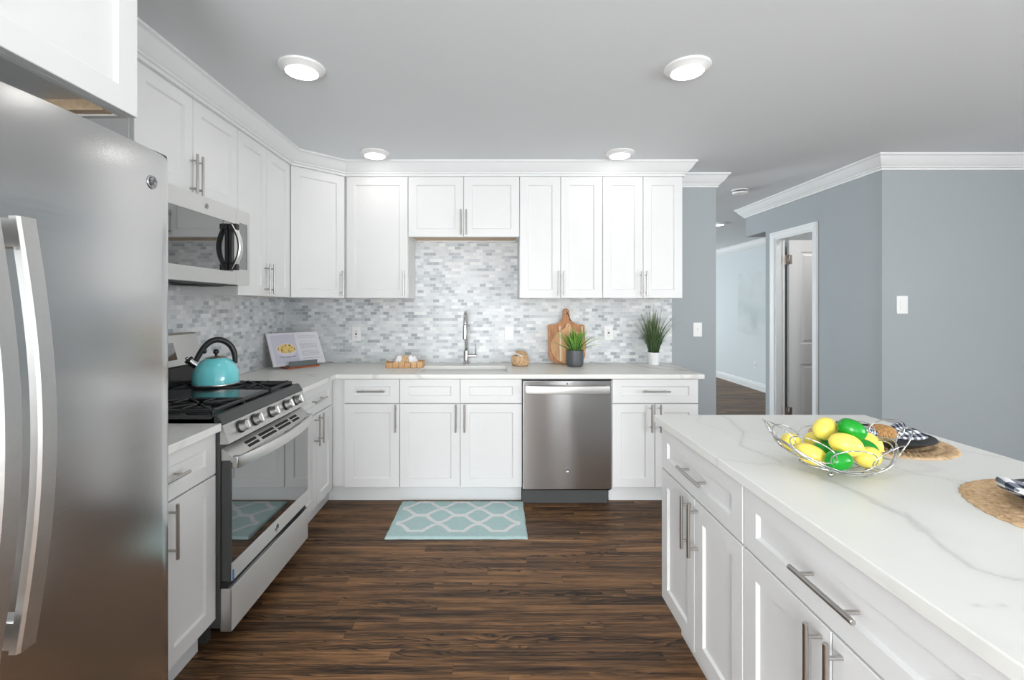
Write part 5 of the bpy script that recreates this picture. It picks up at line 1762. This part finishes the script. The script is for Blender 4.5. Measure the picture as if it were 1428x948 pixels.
for k in range(NL):
    q = 2 * pi * k / NL - pi / 2 - 0.16
    e = abs(cos(q)) ** 2.4
    a0 = Vector(((RA + 0.004) * cos(q), (RB + 0.004) * sin(q), RZ + 0.014 + (RE - 0.008) * e))
    out = Vector((cos(q) / RA, sin(q) / RB, 0)).normalized()
    tan = Vector((-out.y, out.x, 0))
    H = 0.062 - 0.006 * e
    reach = 0.028 + 0.006 * e
    wd = 0.056 - 0.010 * e
    slope = RE * 2.4 * abs(cos(q)) ** 1.4 * (1 if cos(q) > 0 else -1) / RA * tan.x * 0.6
    bm = bmesh.new()
    pts = []
    for i in range(32):
        an = 2 * pi * i / 32
        r_ = 0.5 - 0.5 * cos(an)
        pts.append(a0 + tan * (wd * sin(an)) + out * (reach * r_ ** 1.1 - 0.10 * (wd * sin(an)) ** 2 / 0.05) + Vector((0, 0, H * r_ - 0.004 + slope * wd * sin(an))))
    tube(bm, pts, W, 8, closed=True)
    obj('wire_loop', bm, M['chrome'], t)
for sx in (-1, 1):
    for sy in (-1, 1):
        bm = bmesh.new()
        ball(bm, (sx * 0.046, sy * 0.050, 0.0078), 0.0075, seg=14)
        cyl(bm, (sx * 0.046, sy * 0.050, 0.014), (sx * 0.046, sy * 0.0500, 0.0185), 0.0018, 6)
        obj('foot', bm, M['chrome'], t)

def fruit(px, py, Y, yellow, L, ang, label, tilt=0.0, fat=0.76):
    c = P(px, py, Y)
    name = 'lemon' if yellow else 'lime'
    bm = bmesh.new()
    prof = []
    n = 18
    h = L / 2
    for k in range(n + 1):
        u = -1 + 2 * k / n
        r = h * fat * sqrt(max(0, 1 - abs(u * 0.985) ** 2.15))
        if yellow:
            r = max(r * (1 - 0.10 * max(0, abs(u) - 0.6) / 0.4), 0.0)
            z = h * (u + 0.10 * (max(0, u - 0.8) / 0.2) ** 2 * (1 if u > 0 else 0) - (0.05 * (max(0, -u - 0.85) / 0.15) ** 2))
        else:
            z = h * u
        prof.append((max(0.0, r), z))
    prof[0] = (0, prof[0][1]); prof[-1] = (0, prof[-1][1])
    lathe(bm, prof, seg=26)
    nip = prof[-1][1]
    cyl(bm, (0, 0, nip - 0.003), (0, 0, nip + 0.0012), h * 0.075, 8, 0, h * 0.05)
    o = obj(name, bm, M['yellow_l'] if yellow else M['green_l'])
    ax = Vector((cos(ang), sin(ang) * cos(tilt), sin(tilt)))
    ax = Vector((cos(ang) * cos(tilt), sin(ang) * cos(tilt), sin(tilt)))
    o.rotation_euler = ax.to_track_quat('Z', 'Y').to_euler()
    o.location = c
    tag(o, label, name, 'lemons and limes in the wire basket')
    return o
lm = radians
fruit(1103.0, 616.0, 1.35, True, 0.064, lm(80), 'yellow lemon farthest left in the basket, behind the long front-left lemon', lm(0), 0.8)
fruit(1150.3, 597.5, 1.3304, True, 0.07, lm(20), 'yellow lemon on top of the pile at the back, beside the top lime', lm(35), 0.82)
fruit(1187.7, 598.7, 1.2801, False, 0.072, lm(-20), 'green lime resting highest on the pile', lm(-28), 0.76)
fruit(1160.6, 609.0, 1.3625, False, 0.07, lm(15), 'green lime in the centre, wedged under the big middle lemon', lm(5), 0.76)
fruit(1179.5, 619.8, 1.2505, True, 0.08, lm(-22), 'large yellow lemon in the middle of the pile', lm(-14), 0.74)
fruit(1136.9, 614.2, 1.4078, True, 0.066, lm(0), 'yellow lemon low at the back, just right of the farthest-left lemon', lm(0), 0.78)
fruit(1130.6, 633.2, 1.2751, True, 0.078, lm(-40), 'long yellow lemon at the front left of the basket', lm(-18), 0.68)
fruit(1169.4, 641.9, 1.2169, False, 0.07, lm(8), 'green lime at the very front of the basket', lm(0), 0.76)
fruit(1210.3, 637.3, 1.2574, True, 0.072, lm(12), 'yellow lemon at the front right of the basket', lm(8), 0.76)
fruit(1212.1, 617.0, 1.3416, True, 0.07, lm(-35), 'yellow lemon at the back right, below the highest lime', lm(-30), 0.74)
fruit(1206.0, 625.0, 1.3067, False, 0.066, lm(-20), 'green lime on the right, squeezed between two right-hand lemons', lm(-22), 0.74)
fruit(1150.0, 629.0, 1.3141, False, 0.066, lm(-10), 'dark green lime low in the left middle, half hidden', lm(-10), 0.74)

# ------------------------------------------------------------------ place settings
def placemat(cx_, cy_, R, label):
    bm = bmesh.new()
    nu, nr = 240, 44
    Vv = []
    rows = 6.0
    for i in range(nu):
        an = 2 * pi * i / nu
        col = []
        for j in range(nr + 1):
            v = j / nr
            sc = 1 + (0.022 * abs(sin(an * 24)) + 0.012 * noise.noise(Vector((cos(an) * 3, sin(an) * 3, cx_)))) * v ** 6
            r = R * v * sc
            ring = v * rows
            f = ring - int(ring)
            tw = sin(an * (12 + 14 * int(ring)) + f * 4.0)
            z = 0.0030 + 0.0030 * sin(pi * f) + 0.0036 * tw * sin(pi * f)
            if v > 0.985: z = 0.002
            col.append(bm.verts.new((cx_ + r * cos(an), cy_ + r * sin(an), CT + 0.0006 + max(0.001, z))))
        Vv.append(col)
    for i in range(nu):
        for j in range(nr):
            if j == 0:
                bm.faces.new((Vv[i][0], Vv[i][1], Vv[(i + 1) % nu][1], Vv[(i + 1) % nu][0]))
            else:
                bm.faces.new((Vv[i][j], Vv[i][j + 1], Vv[(i + 1) % nu][j + 1], Vv[(i + 1) % nu][j]))
    low = [bm.verts.new((c[-1].co.x, c[-1].co.y, CT + 0.0005)) for c in Vv]
    for i in range(nu):
        bm.faces.new((Vv[i][-1], low[i], low[(i + 1) % nu], Vv[(i + 1) % nu][-1]))
    bm.faces.new(low[::-1])
    bmesh.ops.remove_doubles(bm, verts=[c[0] for c in Vv], dist=1e-5)
    for f in bm.faces: f.smooth = True
    o = obj('placemat', bm, M['straw'])
    return tag(o, label, 'placemat', 'round woven placemats on the island')
def dinner_plate(cx_, cy_, R, label):
    bm = bmesh.new()
    z = CT + 0.0098
    lathe(bm, [(0, 0.0), (R * 0.62, 0.0), (R * 0.66, 0.002), (R * 0.95, 0.021), (R, 0.026), (R * 0.985, 0.0285), (R * 0.93, 0.024), (R * 0.66, 0.007), (R * 0.60, 0.005), (0, 0.005)], (cx_, cy_, z), 56)
    o = obj('dinner_plate', bm, M['plate_black'], smooth_angle=50)
    return tag(o, label, 'plate', 'black plates on the placemats')
def napkin(c, ang, L, label, ring=0.5, flare=1.5):
    t = thing('napkin', label, 'napkin', c, ang, 'checked napkins in rattan rings')
    bm = bmesh.new()
    def fn(u, v):
        a = 2 * pi * u
        x = (v - 0.5) * L
        d = abs(v - ring) / 0.5
        rad = 0.0175 + 0.015 * min(1.15, d * flare) ** 1.1
        wob = 1 + 0.16 * d * sin(3 * a + 5 * v) + 0.10 * d * sin(7 * a + 3)
        yy = rad * 1.40 * wob * cos(a); zz = rad * 0.74 * wob * sin(a)
        x += 0.016 * d * sin(2 * a + 1.0) * (1 if v > ring else -1)
        return Vector((x, yy, max(-0.0195, zz) + 0.011 * min(1.0, d) ** 2))
    Vv = grid(bm, fn, 44, 40, closed_u=True)
    UVL = bm.loops.layers.uv.verify()
    # tuck the ends inward like a rolled cloth
    for row, s in ((0, 1), (40, -1)):
        inner = []
        for i in range(44):
            p = Vv[i][row].co
            inner.append(bm.verts.new((p.x + s * 0.018, p.y * 0.35, p.z * 0.35)))
        for i in range(44):
            f = bm.faces.new((Vv[i][row], Vv[(i + 1) % 44][row], inner[(i + 1) % 44], inner[i])); f.smooth = True
            for l, uvq in zip(f.loops, ((i / 44, row / 40), ((i + 1) / 44, row / 40), ((i + 1) / 44, row / 40 + s * 0.09), (i / 44, row / 40 + s * 0.09))):
                l[UVL].uv = uvq
        bm.faces.new(inner)
    obj('cloth', bm, M['gingham'], t)
    return t
def napkin_ring(c, ang, off, label):
    t = thing('napkin_ring', label, 'napkin ring', c, ang, 'rattan napkin rings')
    bm = bmesh.new()
    for k in range(9):
        x = off - 0.026 + 0.0065 * k
        bulge = 0.0055 * sin(pi * (k + 0.5) / 9)
        tube(bm, [(x + 0.0025 * sin(3 * a + k), (0.0315 + bulge) * cos(a), max(-0.0215, (0.0225 + bulge) * sin(a))) for a in [2 * pi * i / 36 for i in range(36)]], 0.0042, 6, closed=True)
    obj('ring', bm, M['rattan'], t)
placemat(1.315, 1.582, 0.196, 'round woven straw placemat behind the fruit basket')
dinner_plate(1.302, 1.540, 0.130, 'black plate on the placemat behind the fruit basket')
nc = Vector((1.264, 1.518, CT + 0.0415))
napkin(nc, radians(-4), 0.180, 'navy checked napkin rolled on the plate behind the fruit basket')
napkin_ring(nc, radians(-4), 0.004, 'rattan ring around the napkin behind the fruit basket')
placemat(1.335, 0.985, 0.238, 'round woven straw placemat at the right edge, nearer the camera')
dinner_plate(1.305, 1.000, 0.135, 'black plate cut off by the right edge of the picture')
nc = Vector((1.262, 0.998, CT + 0.0415))
napkin(nc, radians(-6), 0.205, 'navy checked napkin at the right edge, nearer the camera')
napkin_ring(nc, radians(-6), 0.004, 'rattan ring around the napkin nearer the camera')
